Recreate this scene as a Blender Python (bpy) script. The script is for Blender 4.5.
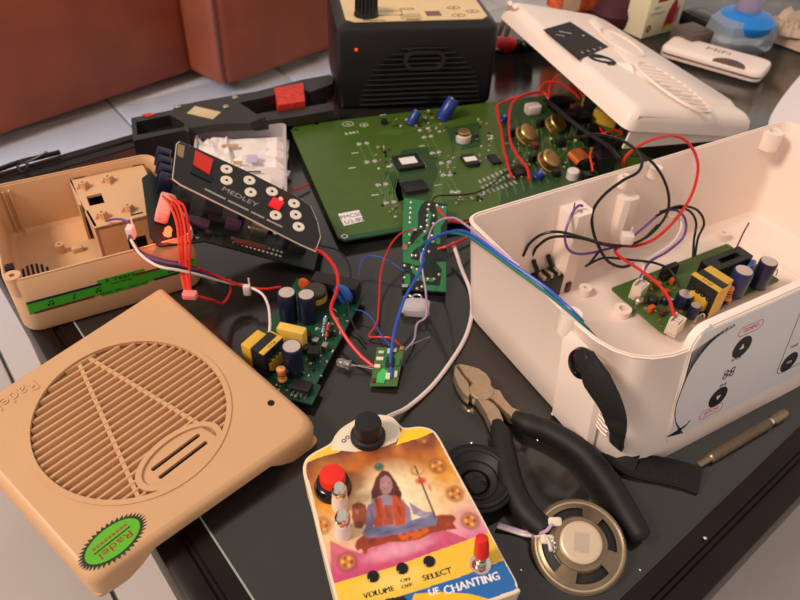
import bpy, bmesh, math, random
import numpy as np
from mathutils import Vector, Matrix, Quaternion
from mathutils.geometry import tessellate_polygon

random.seed(7)
for o in list(bpy.data.objects):
    bpy.data.objects.remove(o)
SC = bpy.context.scene
COL = SC.collection
S = 0.01                      # everything below is written in centimetres
PI = math.pi

# ------------------------------------------------------------------ camera
FPX, PITCH, ROLL, CAMH = 696.0, 0.7295, 0.0524, 36.0
cam = bpy.data.cameras.new('camera')
cam.sensor_width = 36.0
cam.lens = FPX / 800.0 * 36.0
cam.clip_start = 0.01
cam.clip_end = 30
cam_o = bpy.data.objects.new('camera', cam)
COL.objects.link(cam_o)
cam_o.location = (0, 0, CAMH * S)
cam_o.rotation_mode = 'QUATERNION'
cam_o.rotation_quaternion = Quaternion((1, 0, 0), PI / 2 - PITCH) @ Quaternion((0, 0, 1), ROLL)
cam.dof.use_dof = True
cam.dof.focus_distance = 0.43
cam.dof.aperture_fstop = 13.0
SC.camera = cam_o

# ------------------------------------------------------------------ world, lights, exposure
W = bpy.data.worlds.new('World')
SC.world = W
W.use_nodes = True
bg = W.node_tree.nodes['Background']
bg.inputs[0].default_value = (1.0, 0.86, 0.77, 1)
bg.inputs[1].default_value = 0.62
SC.view_settings.view_transform = 'Standard'
SC.view_settings.look = 'None'
SC.view_settings.gamma = 1
SC.view_settings.use_curve_mapping = False
SC.view_settings.exposure = 0.0


def area_light(name, loc, target, size, power, col, size_y=None):
    l = bpy.data.lights.new(name, 'AREA')
    l.energy = power
    l.size = size
    if size_y:
        l.shape = 'RECTANGLE'
        l.size_y = size_y
    l.color = col
    o = bpy.data.objects.new(name, l)
    COL.objects.link(o)
    o.location = loc
    d = Vector(target) - Vector(loc)
    o.rotation_euler = d.to_track_quat('-Z', 'Y').to_euler()
    return o


# warm room lamp up to the left of the table, daylight falling on the floor far left
area_light('room_lamp', (-1.50, -0.42, 1.80), (0.05, 0.40, 0), 0.5, 46.0, (1.0, 0.80, 0.66))
area_light('window_daylight', (-1.9, 0.2, 0.8), (-0.62, 1.62, -0.42), 0.6, 5.5, (0.40, 0.64, 1.0)).data.spread = math.radians(42)

# ------------------------------------------------------------------ pixel helpers (photo pixel at height z -> point in cm)
_S, _C = math.sin(PITCH), math.cos(PITCH)
_cr, _sr = math.cos(ROLL), math.sin(ROLL)


def ray(u, v):
    du, dv = u - 400, v - 300
    x = (_cr * du + _sr * dv) / FPX
    c = -(-_sr * du + _cr * dv) / FPX
    return Vector((x, _C + c * _S, -_S + c * _C))


def P(u, v, z=0.0):
    d = ray(u, v)
    t = (CAMH - z) / -d.z
    return Vector((d.x * t, d.y * t, z))


def on_plane(u, v, o, n):
    d = ray(u, v)
    c = Vector((0, 0, CAMH))
    t = (Vector(o) - c).dot(n) / d.dot(n)
    return c + d * t


# ------------------------------------------------------------------ materials
MATS = {}


def lin(c):
    r = []
    for x in c[:3]:
        x = x / 255.0
        r.append(x / 12.92 if x <= 0.04045 else ((x + 0.055) / 1.055) ** 2.4)
    return (r[0], r[1], r[2], 1.0)


def mat(name, rgb, rough=0.5, metal=0.0, var=0.05, scale=60.0, bump=0.0, bscale=300.0, trans=0.0, ior=1.45,
        emit=None, estr=0.0, spec=0.5, coat=0.0, sss=0.0, alpha=1.0):
    if name in MATS:
        return MATS[name]
    m = bpy.data.materials.new(name)
    m.use_nodes = True
    nt = m.node_tree
    b = nt.nodes['Principled BSDF']
    c = lin(rgb)
    b.inputs['Base Color'].default_value = c
    b.inputs['Roughness'].default_value = rough
    b.inputs['Metallic'].default_value = metal
    b.inputs['IOR'].default_value = ior
    b.inputs['Specular IOR Level'].default_value = spec
    b.inputs['Transmission Weight'].default_value = trans
    b.inputs['Coat Weight'].default_value = coat
    b.inputs['Alpha'].default_value = alpha
    if emit:
        b.inputs['Emission Color'].default_value = lin(emit)
        b.inputs['Emission Strength'].default_value = estr
    if var or bump:
        tc = nt.nodes.new('ShaderNodeTexCoord')
    if var:
        n = nt.nodes.new('ShaderNodeTexNoise')
        n.inputs['Scale'].default_value = scale
        n.inputs['Detail'].default_value = 4
        r = nt.nodes.new('ShaderNodeValToRGB')
        r.color_ramp.elements[0].position = 0.3
        r.color_ramp.elements[1].position = 0.7
        r.color_ramp.elements[0].color = tuple(max(0, x * (1 - var)) for x in c[:3]) + (1,)
        r.color_ramp.elements[1].color = tuple(min(1, x * (1 + var)) for x in c[:3]) + (1,)
        nt.links.new(tc.outputs['Object'], n.inputs['Vector'])
        nt.links.new(n.outputs['Fac'], r.inputs['Fac'])
        nt.links.new(r.outputs['Color'], b.inputs['Base Color'])
    if bump:
        n2 = nt.nodes.new('ShaderNodeTexNoise')
        n2.inputs['Scale'].default_value = bscale
        n2.inputs['Detail'].default_value = 3
        bp = nt.nodes.new('ShaderNodeBump')
        bp.inputs['Strength'].default_value = bump
        bp.inputs['Distance'].default_value = 0.001
        nt.links.new(tc.outputs['Object'], n2.inputs['Vector'])
        nt.links.new(n2.outputs['Fac'], bp.inputs['Height'])
        nt.links.new(bp.outputs['Normal'], b.inputs['Normal'])
    MATS[name] = m
    return m


def print_mat(name, rough=0.35):
    """flat print held in a colour attribute"""
    if name in MATS:
        return MATS[name]
    m = bpy.data.materials.new(name)
    m.use_nodes = True
    nt = m.node_tree
    b = nt.nodes['Principled BSDF']
    b.inputs['Roughness'].default_value = rough
    a = nt.nodes.new('ShaderNodeVertexColor')
    a.layer_name = 'Print'
    nt.links.new(a.outputs['Color'], b.inputs['Base Color'])
    MATS[name] = m
    return m


# ------------------------------------------------------------------ mesh building
def rrect(w, d, r, n=4, cx=0.0, cy=0.0):
    """rounded rectangle outline, counter-clockwise, centred"""
    pts = []
    r = min(r, w / 2 - 1e-4, d / 2 - 1e-4)
    for (sx, sy, a0) in ((1, 1, 0), (-1, 1, 90), (-1, -1, 180), (1, -1, 270)):
        for i in range(n + 1):
            a = math.radians(a0 + 90.0 * i / n)
            pts.append((cx + sx * (w / 2 - r) + r * math.cos(a), cy + sy * (d / 2 - r) + r * math.sin(a)))
    return pts


def circ(r, n=32, cx=0, cy=0, ry=None, rot=0):
    ry = ry or r
    o = []
    for i in range(n):
        a = 2 * PI * i / n
        x, y = r * math.cos(a), ry * math.sin(a)
        o.append((cx + x * math.cos(rot) - y * math.sin(rot), cy + x * math.sin(rot) + y * math.cos(rot)))
    return o


def area2(p):
    return sum(p[i][0] * p[(i + 1) % len(p)][1] - p[(i + 1) % len(p)][0] * p[i][1] for i in range(len(p)))


def smooth_path(pts, k=8):
    """Catmull-Rom through points"""
    p = [Vector(q) for q in pts]
    if len(p) < 3:
        return p
    p = [p[0] * 2 - p[1]] + p + [p[-1] * 2 - p[-2]]
    out = []
    for i in range(1, len(p) - 2):
        for j in range(k):
            t = j / k
            a, b, c, d = p[i - 1], p[i], p[i + 1], p[i + 2]
            out.append(0.5 * ((2 * b) + (c - a) * t + (2 * a - 5 * b + 4 * c - d) * t * t + (3 * b - a - 3 * c + d) * t ** 3))
    out.append(p[-2])
    return out


class MB:
    def __init__(self):
        self.v, self.f, self.m = [], [], []
        self.M = None

    def add(self, vs, fs, mi=0):
        o = len(self.v)
        if self.M is not None:
            vs = [self.M @ Vector(q) for q in vs]
        self.v += [tuple(q) for q in vs]
        self.f += [tuple(o + i for i in f) for f in fs]
        self.m += [mi] * len(fs)
        return self

    def box(self, c, s, rz=0.0, mi=0):
        x, y, z = s[0] / 2, s[1] / 2, s[2] / 2
        R = Matrix.Rotation(rz, 3, 'Z')
        vs = [Vector(c) + R @ Vector((a, b, e)) for e in (-z, z) for (a, b) in ((-x, -y), (x, -y), (x, y), (-x, y))]
        return self.add(vs, [(3, 2, 1, 0), (4, 5, 6, 7), (0, 1, 5, 4), (1, 2, 6, 5), (2, 3, 7, 6), (3, 0, 4, 7)], mi)

    def loft(self, rings, cap0=True, cap1=True, mi=0, closed=False):
        """rings: lists of equal-length 3D loops; quads between"""
        n = len(rings[0])
        vs = [q for r in rings for q in r]
        fs = []
        k = len(rings)
        for i in range(k if closed else k - 1):
            a, b = i * n, ((i + 1) % k) * n
            for j in range(n):
                j2 = (j + 1) % n
                fs.append((a + j, a + j2, b + j2, b + j))
        if not closed:
            if cap0:
                fs.append(tuple(reversed(range(n))))
            if cap1:
                fs.append(tuple((k - 1) * n + j for j in range(n)))
        return self.add(vs, fs, mi)

    def rbox(self, c, s, r=0.1, ch=0.05, n=3, mi=0):
        """box with rounded vertical edges and chamfered rims"""
        w, d, h = s
        ch = min(ch, h * 0.49, w * 0.49, d * 0.49)
        rings = []
        for (ins, z) in ((ch, 0), (ch * 0.3, ch * 0.3), (0, ch), (0, h - ch), (ch * 0.3, h - ch * 0.3), (ch, h)):
            rings.append([(c[0] + x, c[1] + y, c[2] - h / 2 + z) for x, y in rrect(w - 2 * ins, d - 2 * ins, max(r - ins, 0.01), n)])
        return self.loft(rings, mi=mi)

    def cyl(self, a, b, r0, r1=None, n=14, mi=0, caps=True):
        a, b = Vector(a), Vector(b)
        r1 = r0 if r1 is None else r1
        d = (b - a).normalized()
        u = d.orthogonal().normalized()
        w = d.cross(u)
        r = [[p + (u * math.cos(2 * PI * i / n) + w * math.sin(2 * PI * i / n)) * rr for i in range(n)] for p, rr in ((a, r0), (b, r1))]
        return self.loft(r, caps, caps, mi)

    def lathe(self, prof, n=24, c=(0, 0, 0), mi=0, axis=None, cap0=True, cap1=True):
        """prof: (radius, height) pairs from bottom to top about z or `axis`"""
        if axis is None:
            u, w, d = Vector((1, 0, 0)), Vector((0, 1, 0)), Vector((0, 0, 1))
        else:
            d = Vector(axis).normalized()
            u = d.orthogonal().normalized()
            w = d.cross(u)
        c = Vector(c)
        rings = [[c + d * z + (u * math.cos(2 * PI * i / n) + w * math.sin(2 * PI * i / n)) * max(r, 1e-4) for i in range(n)] for r, z in prof]
        return self.loft(rings, cap0, cap1, mi)

    def tube(self, pts, r, n=7, mi=0, flat=None):
        pts = [Vector(p) for p in pts]
        rs = r if isinstance(r, (list, tuple)) else [r] * len(pts)
        rings = []
        u = None
        for i, p in enumerate(pts):
            t = (pts[min(i + 1, len(pts) - 1)] - pts[max(i - 1, 0)])
            if t.length < 1e-9:
                t = Vector((0, 0, 1))
            t.normalize()
            if u is None:
                u = t.orthogonal().normalized()
            u = (u - t * u.dot(t))
            if u.length < 1e-6:
                u = t.orthogonal()
            u.normalize()
            w = t.cross(u)
            rings.append([p + (u * math.cos(2 * PI * k / n) + w * math.sin(2 * PI * k / n)) * rs[i] for k in range(n)])
        return self.loft(rings, mi=mi)

    def strip(self, pts, wd, th, up=None, mi=0):
        """flat band along a path: width wd across, thickness th along `up` list"""
        pts = [Vector(p) for p in pts]
        rings = []
        for i, p in enumerate(pts):
            t = (pts[min(i + 1, len(pts) - 1)] - pts[max(i - 1, 0)]).normalized()
            uu = Vector(up[i] if up else (0, 0, 1))
            uu = (uu - t * uu.dot(t)).normalized()
            w = t.cross(uu)
            ww = wd[i] if isinstance(wd, (list, tuple)) else wd
            rings.append([p + w * ww / 2 * a + uu * th / 2 * b for a, b in ((1, .6), (.85, 1), (-.85, 1), (-1, .6), (-1, -.6), (-.85, -1), (.85, -1), (1, -.6))])
        return self.loft(rings, mi=mi)

    def plate(self, outer, holes=(), z0=0.0, z1=1.0, mi=0, hmi=None):
        """prism of an outline with holes"""
        loops = [list(outer) if area2(outer) > 0 else list(reversed(outer))]
        for h in holes:
            loops.append(list(h) if area2(h) < 0 else list(reversed(h)))
        flat = [q for l in loops for q in l]
        tri = tessellate_polygon([[Vector((q[0], q[1], 0)) for q in l] for l in loops])
        n = len(flat)
        vs = [(q[0], q[1], z1) for q in flat] + [(q[0], q[1], z0) for q in flat]
        fs = []
        for t in tri:
            a, b, c = (flat[i] for i in t)
            s = (b[0] - a[0]) * (c[1] - a[1]) - (c[0] - a[0]) * (b[1] - a[1])
            t = tuple(t) if s > 0 else tuple(reversed(t))
            fs.append(t)
            fs.append(tuple(n + i for i in reversed(t)))
        o = 0
        for l in loops:
            k = len(l)
            for i in range(k):
                j = (i + 1) % k
                fs.append((n + o + i, n + o + j, o + j, o + i))
            o += k
        return self.add(vs, fs, mi)

    def ball(self, c, r, n=12, k=8, sz=1.0, mi=0):
        prof = [(r * math.sin(PI * i / k), -r * sz * math.cos(PI * i / k)) for i in range(k + 1)]
        return self.lathe(prof, n, c, mi)

    def text(self, s, size, o, ex, ey, lift=0.01, depth=0.012, align='CENTER', mi=0, squash=1.0):
        """lettering laid on the plane (o, ex, ey)"""
        vs, fs = text_mesh(s, align)
        o, ex, ey = Vector(o), Vector(ex).normalized(), Vector(ey).normalized()
        nz = ex.cross(ey)
        self.add([o + ex * x * size * squash + ey * y * size + nz * (lift + (depth if z > 0 else 0)) for x, y, z in vs], fs, mi)
        return self

    def build(self, name, m, parent=None, ang=35, kind=None, label=None):
        me = bpy.data.meshes.new(name)
        me.from_pydata([(x * S, y * S, z * S) for x, y, z in self.v], [], self.f)
        ms = m if isinstance(m, (list, tuple)) else [m]
        for q in ms:
            me.materials.append(q)
        if len(ms) > 1:
            me.polygons.foreach_set('material_index', self.m)
        me.polygons.foreach_set('use_smooth', [True] * len(me.polygons))
        me.validate()
        bm = bmesh.new()
        bm.from_mesh(me)
        bmesh.ops.recalc_face_normals(bm, faces=bm.faces)
        bm.to_mesh(me)
        bm.free()
        me.set_sharp_from_angle(angle=math.radians(ang))
        me.update()
        o = bpy.data.objects.new(name, me)
        COL.objects.link(o)
        if parent:
            o.parent = parent
        if kind:
            o['kind'] = kind
        if label:
            o['label'] = label
        return o


_TXT = {}


def text_mesh(s, align='CENTER'):
    if (s, align) in _TXT:
        return _TXT[(s, align)]
    cu = bpy.data.curves.new('t', 'FONT')
    cu.body = s
    cu.align_x = align
    cu.align_y = 'CENTER'
    cu.extrude = 0.5
    cu.resolution_u = 3
    ob = bpy.data.objects.new('t', cu)
    COL.objects.link(ob)
    bpy.context.view_layer.update()
    dg = bpy.context.evaluated_depsgraph_get()
    me = bpy.data.meshes.new_from_object(ob.evaluated_get(dg))
    vs = [tuple(v.co) for v in me.vertices]
    fs = [tuple(p.vertices) for p in me.polygons]
    bpy.data.objects.remove(ob)
    bpy.data.curves.remove(cu)
    bpy.data.meshes.remove(me)
    _TXT[(s, align)] = (vs, fs)
    return vs, fs


def tag(o, label=None, cat=None, group=None, kind=None):
    if label:
        o['label'] = label
    if cat:
        o['category'] = cat
    if group:
        o['group'] = group
    if kind:
        o['kind'] = kind
    return o


def thing(name, label, cat, loc=(0, 0, 0), rz=0.0, group=None, rot=None):
    o = bpy.data.objects.new(name, None)
    COL.objects.link(o)
    o.empty_display_size = 0.01
    o.location = Vector(loc) * S
    if rot is not None:
        o.rotation_mode = 'QUATERNION'
        o.rotation_quaternion = rot.to_quaternion()
    else:
        o.rotation_euler = (0, 0, rz)
    return tag(o, label, cat, group)


def empty_part(name, parent):
    o = bpy.data.objects.new(name, None)
    COL.objects.link(o)
    o.parent = parent
    return o


def frame3(o, px, py):
    """rotation matrix whose x runs o->px and y towards py"""
    ex = (Vector(px) - Vector(o)).normalized()
    ey = Vector(py) - Vector(o)
    ey = (ey - ex * ey.dot(ex)).normalized()
    ez = ex.cross(ey)
    return Matrix((ex, ey, ez)).transposed()


def inst(src, parent, loc=(0, 0, 0), rz=0.0, name=None, rot=None):
    """copy of a part sharing its mesh"""
    c = src.copy()
    COL.objects.link(c)
    c.parent = parent
    c.location = Vector(loc) * S
    if rot is not None:
        c.rotation_mode = 'QUATERNION'
        c.rotation_quaternion = rot.to_quaternion()
    else:
        c.rotation_euler = (0, 0, rz)
    for ch in list(src.children):
        d = ch.copy()
        COL.objects.link(d)
        d.parent = c
    return c


def wire(name, pts, r, m, label, cat='wire', group=None, k=8, n=7):
    b = MB()
    b.tube(smooth_path(pts, k), r, n)
    return tag(b.build(name, m), label, cat, group)


# ------------------------------------------------------------------ palette
M_black = mat('black plastic', (22, 22, 23), 0.38, var=0.1)
M_blackgl = mat('glossy black plastic', (14, 14, 15), 0.18, var=0.05)
M_blackmt = mat('matt black rubber', (20, 19, 19), 0.6, var=0.1, bump=0.1)
M_white = mat('white plastic', (247, 229, 217), 0.36, var=0.015, scale=25)
M_beige = mat('beige plastic', (206, 163, 121), 0.42, var=0.025, scale=30)
M_beige2 = mat('beige plastic shell', (212, 170, 128), 0.42, var=0.025, scale=30)
M_solder = mat('solder tin', (215, 212, 205), 0.28, 1.0, var=0.03)
M_steel = mat('brushed steel', (190, 180, 165), 0.33, 1.0, var=0.08, scale=200)
M_chrome = mat('chrome', (235, 230, 222), 0.12, 1.0, var=0.0)
M_gold = mat('brass can', (204, 168, 108), 0.33, 1.0, var=0.08, scale=150)
M_copper = mat('copper', (200, 110, 60), 0.3, 1.0, var=0.05)
M_chip = mat('chip epoxy', (26, 26, 27), 0.5, var=0.1)
M_pcb = mat('green solder mask', (66, 92, 28), 0.36, var=0.07, scale=40)
M_pcb2 = mat('bright green solder mask', (40, 120, 70), 0.35, var=0.06, scale=90)
M_pcbd = mat('dark green solder mask', (22, 74, 50), 0.35, var=0.1, scale=90)
M_pcbedge = mat('board edge', (66, 120, 60), 0.5, var=0.05)
M_trace = mat('light green trace', (88, 124, 60), 0.35, var=0.05)
M_silk = mat('white silkscreen', (200, 205, 190), 0.5, var=0)
M_capblue = mat('blue capacitor sleeve', (30, 52, 132), 0.28, var=0.06, scale=200)
M_capnavy = mat('navy capacitor sleeve', (26, 28, 56), 0.28, var=0.08, scale=200)
M_captop = mat('aluminium can top', (214, 200, 190), 0.35, 0.6, var=0.05, scale=200)
M_capstripe = mat('pale capacitor stripe', (160, 170, 200), 0.35, var=0.04)
M_yellow = mat('yellow tape', (214, 172, 58), 0.4, var=0.04)
M_red = mat('red wire sheath', (206, 30, 30), 0.36, var=0.03)
M_orange = mat('orange red wire sheath', (222, 66, 26), 0.36, var=0.03)
M_wblack = mat('black wire sheath', (20, 19, 20), 0.38, var=0.05)
M_blue = mat('blue wire sheath', (44, 84, 190), 0.36, var=0.03)
M_teal = mat('teal wire sheath', (26, 116, 108), 0.36, var=0.03)
M_purple = mat('purple wire sheath', (104, 66, 138), 0.36, var=0.03)
M_lilac = mat('lilac wire sheath', (186, 160, 194), 0.36, var=0.03)
M_wwhite = mat('white wire sheath', (226, 210, 206), 0.38, var=0.03)
M_brown = mat('brown wire sheath', (92, 44, 34), 0.4, var=0.03)
M_cream = mat('cream nylon', (226, 212, 190), 0.45, var=0.03)
M_paper = mat('white paper', (232, 224, 220), 0.7, var=0.02)
M_ink = mat('black ink', (24, 22, 26), 0.5, var=0)
M_redink = mat('red ink', (206, 52, 52), 0.5, var=0)
M_greenlabel = mat('green label', (64, 168, 40), 0.4, var=0.03)
M_clear = mat('clear plastic', (245, 240, 238), 0.12, var=0, trans=0.9, ior=1.45)
M_frost = mat('frosted bag film', (240, 232, 230), 0.25, var=0.05, trans=0.75, ior=1.15)
# ================================================================== floor
FZ = -42.0
M_tile = mat('glazed floor tile', (196, 186, 180), 0.22, var=0.03, scale=6, bump=0.02, bscale=30)
M_grout = mat('dark grout', (70, 64, 60), 0.9, var=0.1)
fl = MB()
fl.box((0, 0, -1.4), (460, 460, 2))
fo = fl.build('floor', M_grout)
fo['kind'] = 'structure'
FYAW = 0.69
fo.location = Vector((60, 130, FZ)) * S
fo.rotation_euler = (0, 0, FYAW)
TS = 42.8
t0 = None
cf = Vector((math.cos(FYAW) * 60 + math.sin(FYAW) * 130, -math.sin(FYAW) * 60 + math.cos(FYAW) * 130))
for i in range(-4, 6):
    for j in range(-3, 8):
        lx = -1.1 + TS * i + TS / 2 - cf.x
        ly = 160 - TS * 4 + TS * j + TS / 2 - cf.y
        if t0 is None:
            b = MB()
            b.rbox((0, 0, -0.45), (TS - 0.45, TS - 0.45, 0.9), 0.25, 0.12, 2)
            t0 = b.build('floor_tile', M_tile, fo)
            t0.location = (lx * S, ly * S, 0)
        else:
            inst(t0, fo, (lx, ly, 0))

# ================================================================== coffee table
M_wood = mat('dark stained wood', (24, 12, 10), 0.35, spec=0.3, var=0.35, scale=14, bump=0.05, bscale=60)
M_glass = mat('smoked black glass', (40, 38, 36), 0.06, var=0.25, scale=5, ior=1.62)
nt = M_glass.node_tree
pb = nt.nodes['Principled BSDF']
tc = nt.nodes.new('ShaderNodeTexCoord')
nz = nt.nodes.new('ShaderNodeTexNoise')
nz.inputs['Scale'].default_value = 18
nz.inputs['Detail'].default_value = 6
mr = nt.nodes.new('ShaderNodeMapRange')
mr.inputs[1].default_value, mr.inputs[2].default_value = 0.35, 0.75
mr.inputs[3].default_value, mr.inputs[4].default_value = 0.06, 0.22
nt.links.new(tc.outputs['Object'], nz.inputs['Vector'])
nt.links.new(nz.outputs['Fac'], mr.inputs[0])
nt.links.new(mr.outputs[0], pb.inputs['Roughness'])
M_gledge = mat('glass edge painted glint', (150, 160, 152), 0.2, var=0)  # pale colour carries the glint along the left glass edge
M_gledge2 = mat('glass edge painted dim', (52, 50, 47), 0.3, var=0)  # darker copy for the near edge, which catches less light
TL, TW, RW = 128.0, 64.7, 2.79
tbl = thing('coffee_table', 'low coffee table with smoked black glass top and dark wood frame', 'table', (0.55, 3.43, 0), 0.71)
MB().rbox((TL / 2, TW / 2, -0.4), (TL - 2 * RW, TW - 2 * RW, 0.8), 0.2, 0.04, 2).build('glass_panel', M_glass, tbl)
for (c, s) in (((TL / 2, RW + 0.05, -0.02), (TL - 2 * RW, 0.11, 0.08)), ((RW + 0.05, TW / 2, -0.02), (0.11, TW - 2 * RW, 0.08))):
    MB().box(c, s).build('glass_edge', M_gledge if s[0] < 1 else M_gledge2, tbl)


def rail_mesh(L):
    b = MB()
    prof = [(0, -4), (0, -0.35), (0.08, -0.1), (0.3, 0.02), (1.15, 0.1), (1.35, 0.06), (1.5, -0.12), (1.7, -0.12), (1.8, 0.02), (RW - 0.03, 0.02), (RW - 0.02, -4)]
    b.loft([[(x, y, z) for y, z in prof] for x in (0, L)])
    return b


def place_rail(L, x, y, rz):
    o = rail_mesh(L).build('frame_rail', M_wood, tbl)
    o.location = (x * S, y * S, 0)
    o.rotation_euler = (0, 0, rz)


place_rail(TL, 0, 0, 0)
place_rail(TL, TL, TW, PI)
place_rail(TW - 2 * RW, 0, TW - RW, -PI / 2)
place_rail(TW - 2 * RW, TL, RW, PI / 2)
for (x, y) in ((4, 4), (TL - 4, 4), (4, TW - 4), (TL - 4, TW - 4)):
    MB().rbox((x, y, (FZ - 4) / 2), (6, 6, -FZ - 4), 0.6, 0.3).build('table_leg', M_wood, tbl)

# ================================================================== armchairs behind
M_leather = mat('brown leather', (132, 60, 32), 0.5, var=0.18, scale=9, bump=0.25, bscale=120)
M_leatherd = mat('dark brown piping', (92, 40, 24), 0.5, var=0.1)


def armchair(corner, yaw, width, label, name='leather_armchair'):
    """corner: front left corner on the floor"""
    t = thing(name, label, 'armchair', corner, yaw, 'brown leather armchairs behind the table')
    b = MB()
    D, zb, zt = 62.0, 2.5, 41.0
    b.rbox((width / 2, D / 2, (zb + zt) / 2), (width, D, zt - zb), 3.2, 1.6, 5)
    body = b.build('upholstered_base', M_leather, t)
    for x in (7.5, width - 7.5):
        MB().rbox((x, D / 2 + 1, 50), (15, D - 2, 24), 3, 3, 4).build('armrest', M_leather, t)
    MB().rbox((width / 2, D / 2 - 4, 45), (width - 30, D - 14, 12), 4, 4, 4).build('seat_cushion', M_leather, t)
    MB().rbox((width / 2, D - 9, 62), (width - 4, 18, 50), 4, 4, 4).build('backrest', M_leather, t)
    for xs in (0.9, width - 0.9):
        pts = [(xs, 0.7, zt - 2), (xs, 0.7, zb + 2.5), (xs + (0.6 if xs < 9 else -0.6), 0.75, zb + 0.8)]
        MB().tube(pts, 0.45, 8).build('piping', M_leatherd, t)
    for (x, y) in ((12, 14), (width - 12, 14), (12, D - 8), (width - 12, D - 8)):
        MB().cyl((x, y, 0), (x, y, 3.0), 1.8, 2.4, 12).build('chair_foot', M_black, t)
    return t


cA = P(197, 71, FZ + 2.5)
yA = 0.86
wA = 84.0
armchair(Vector((cA.x - math.cos(yA) * wA, cA.y - math.sin(yA) * wA, FZ)), yA, wA, 'brown leather armchair at the far left, cut by the frame edge')
cB = P(223, 89, FZ + 2.5)
armchair(Vector((cB.x, cB.y, FZ)), 0.86, 84.0, 'brown leather armchair standing behind the black radio')

# ================================================================== black radio
rd = thing('black_radio', 'black plastic radio with beige control panel and slatted speaker front', 'radio', (-7.93, 71.27, 0), 0.2)
RWd, RD, RH = 17.4, 12.0, 9.4
b = MB()
rings = []
for (ins, z) in ((0.3, 0), (0.05, 0.3), (0, 0.8), (0.0, 8.4), (0.1, 8.75), (0.7, 9.2), (1.0, 9.3)):
    rings.append([(RWd / 2 + x, RD / 2 + y, z) for x, y in rrect(RWd - 2 * ins, RD - 2 * ins, 0.7, 4)])
b.loft(rings)
b.build('body', M_black, rd)
M_rpanel = mat('cream control panel', (228, 200, 150), 0.45, var=0.04)
b = MB()
ol = [(1.1, 1.5), (2.0, 0.75), (15.6, 0.9), (16.3, 1.6), (16.3, 9.5), (15.0, 11), (2.4, 11), (1.1, 9.5)]
b.plate(ol, (), 9.28, 9.36)
pan = b.build('control_panel', M_rpanel, rd)
b = MB()
b.lathe([(1.35, 0), (1.3, 0.25), (1.15, 0.5), (1.1, 2.2), (1.0, 2.35)], 20, (3.4, 2.6, 9.36))
kn = b.build('knob', M_blackgl, rd)
b = MB()
for i in range(16):
    a = i * PI / 8
    b.cyl((3.4 + 1.13 * math.cos(a), 2.6 + 1.13 * math.sin(a), 9.8), (3.4 + 1.1 * math.cos(a), 2.6 + 1.1 * math.sin(a), 11.5), 0.1, n=6)
b.build('grip_ribs', M_blackgl, kn)
M_mauve = mat('mauve print', (120, 84, 84), 0.5, var=0)
MB().box((10.6, 2.6, 9.37), (1.6, 1.4, 0.04)).build('button_print', M_mauve, rd)
for (x, y, w, d) in ((8.0, 1.5, 2.2, 0.5), (8.0, 2.3, 2.2, 0.5), (8.1, 0.95, 1.5, 0.18), (6.0, 3.0, 2.6, 1.4), (8.0, 4.1, 1.6, 0.5)):
    b = MB()
    b.plate(rrect(w, d, 0.2, 3, x, y), (rrect(w - 0.12, d - 0.12, 0.15, 3, x, y),), 9.36, 9.38)
    b.build('key_outline', M_ink, pan)
for (x, y) in ((13.2, 1.9), (13.2, 4.2), (15.0, 3.0)):
    b = MB()
    b.plate(circ(0.75, 20, x, y, 0.42), (circ(0.66, 20, x, y, 0.35),), 9.36, 9.38)
    b.build('oval_outline', M_ink, pan)
    b = MB()
    b.plate(circ(0.14, 8, x, y), (), 9.36, 9.38)
    b.build('centre_dot', M_ink, pan)
b = MB()
b.text('Rhythm', 0.75, (4.0, 1.05, 9.36), (1, 0, 0), (0, 1, 0), 0.0)
b.build('panel_lettering', M_ink, pan)
M_ledr = mat('lit red led', (255, 40, 20), 0.3, var=0, emit=(255, 60, 30), estr=1.2)
b = MB()
b.lathe([(0.17, 0), (0.17, 0.06), (0.1, 0.12)], 10, (2.0, -0.02, 6.75), axis=(0, -1, 0))
b.build('power_led', M_ledr, rd)
# round grille
gx, gz, gr = 9.2, 0.3, 6.9
b = MB()
pts = [(gx + gr * math.cos(a), gz + gr * math.sin(a)) for a in [PI * i / 40 for i in range(41)]]
pts = [p for p in pts if p[1] > 0.4] + [(gx - gr, 0.4), (gx + gr, 0.4)]
b.M = Matrix(((1, 0, 0, 0), (0, 0, -1, 0), (0, 1, 0, 0), (0, 0, 0, 1)))
b.plate([(p[0], p[1]) for p in sorted(pts, key=lambda q: math.atan2(q[1] - 2, q[0] - gx))], (), -0.01, 0.03)
bk = b.build('grille_backing', M_blackmt, rd)
z = 0.55
while z < gz + gr - 0.3:
    hw = math.sqrt(max(0.01, gr * gr - (z - gz) ** 2)) - 0.12
    if hw > 0.8:
        b = MB()
        n = 14
        top = [(gx + hw * (2 * i / n - 1), -0.03 - 0.22 * (1 - (2 * i / n - 1) ** 4), z + 0.12 * (1 - (2 * i / n - 1) ** 2)) for i in range(n + 1)]
        b.tube(top, 0.17, 8)
        b.build('grille_slat', M_blackgl, rd)
    z += 0.56
b = MB()
b.M = Matrix(((1, 0, 0, 0), (0, 0, -1, 0), (0, 1, 0, 0), (0, 0, 0, 1)))
b.plate(rrect(4.6, 2.1, 1.05, 8, gx + 0.1, 5.6), (rrect(3.7, 1.4, 0.68, 8, gx + 0.1, 5.6),), 0.3, 0.62)
b.build('oval_emblem', mat('dark chrome', (90, 88, 90), 0.3, 0.9, var=0.05), rd)
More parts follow.
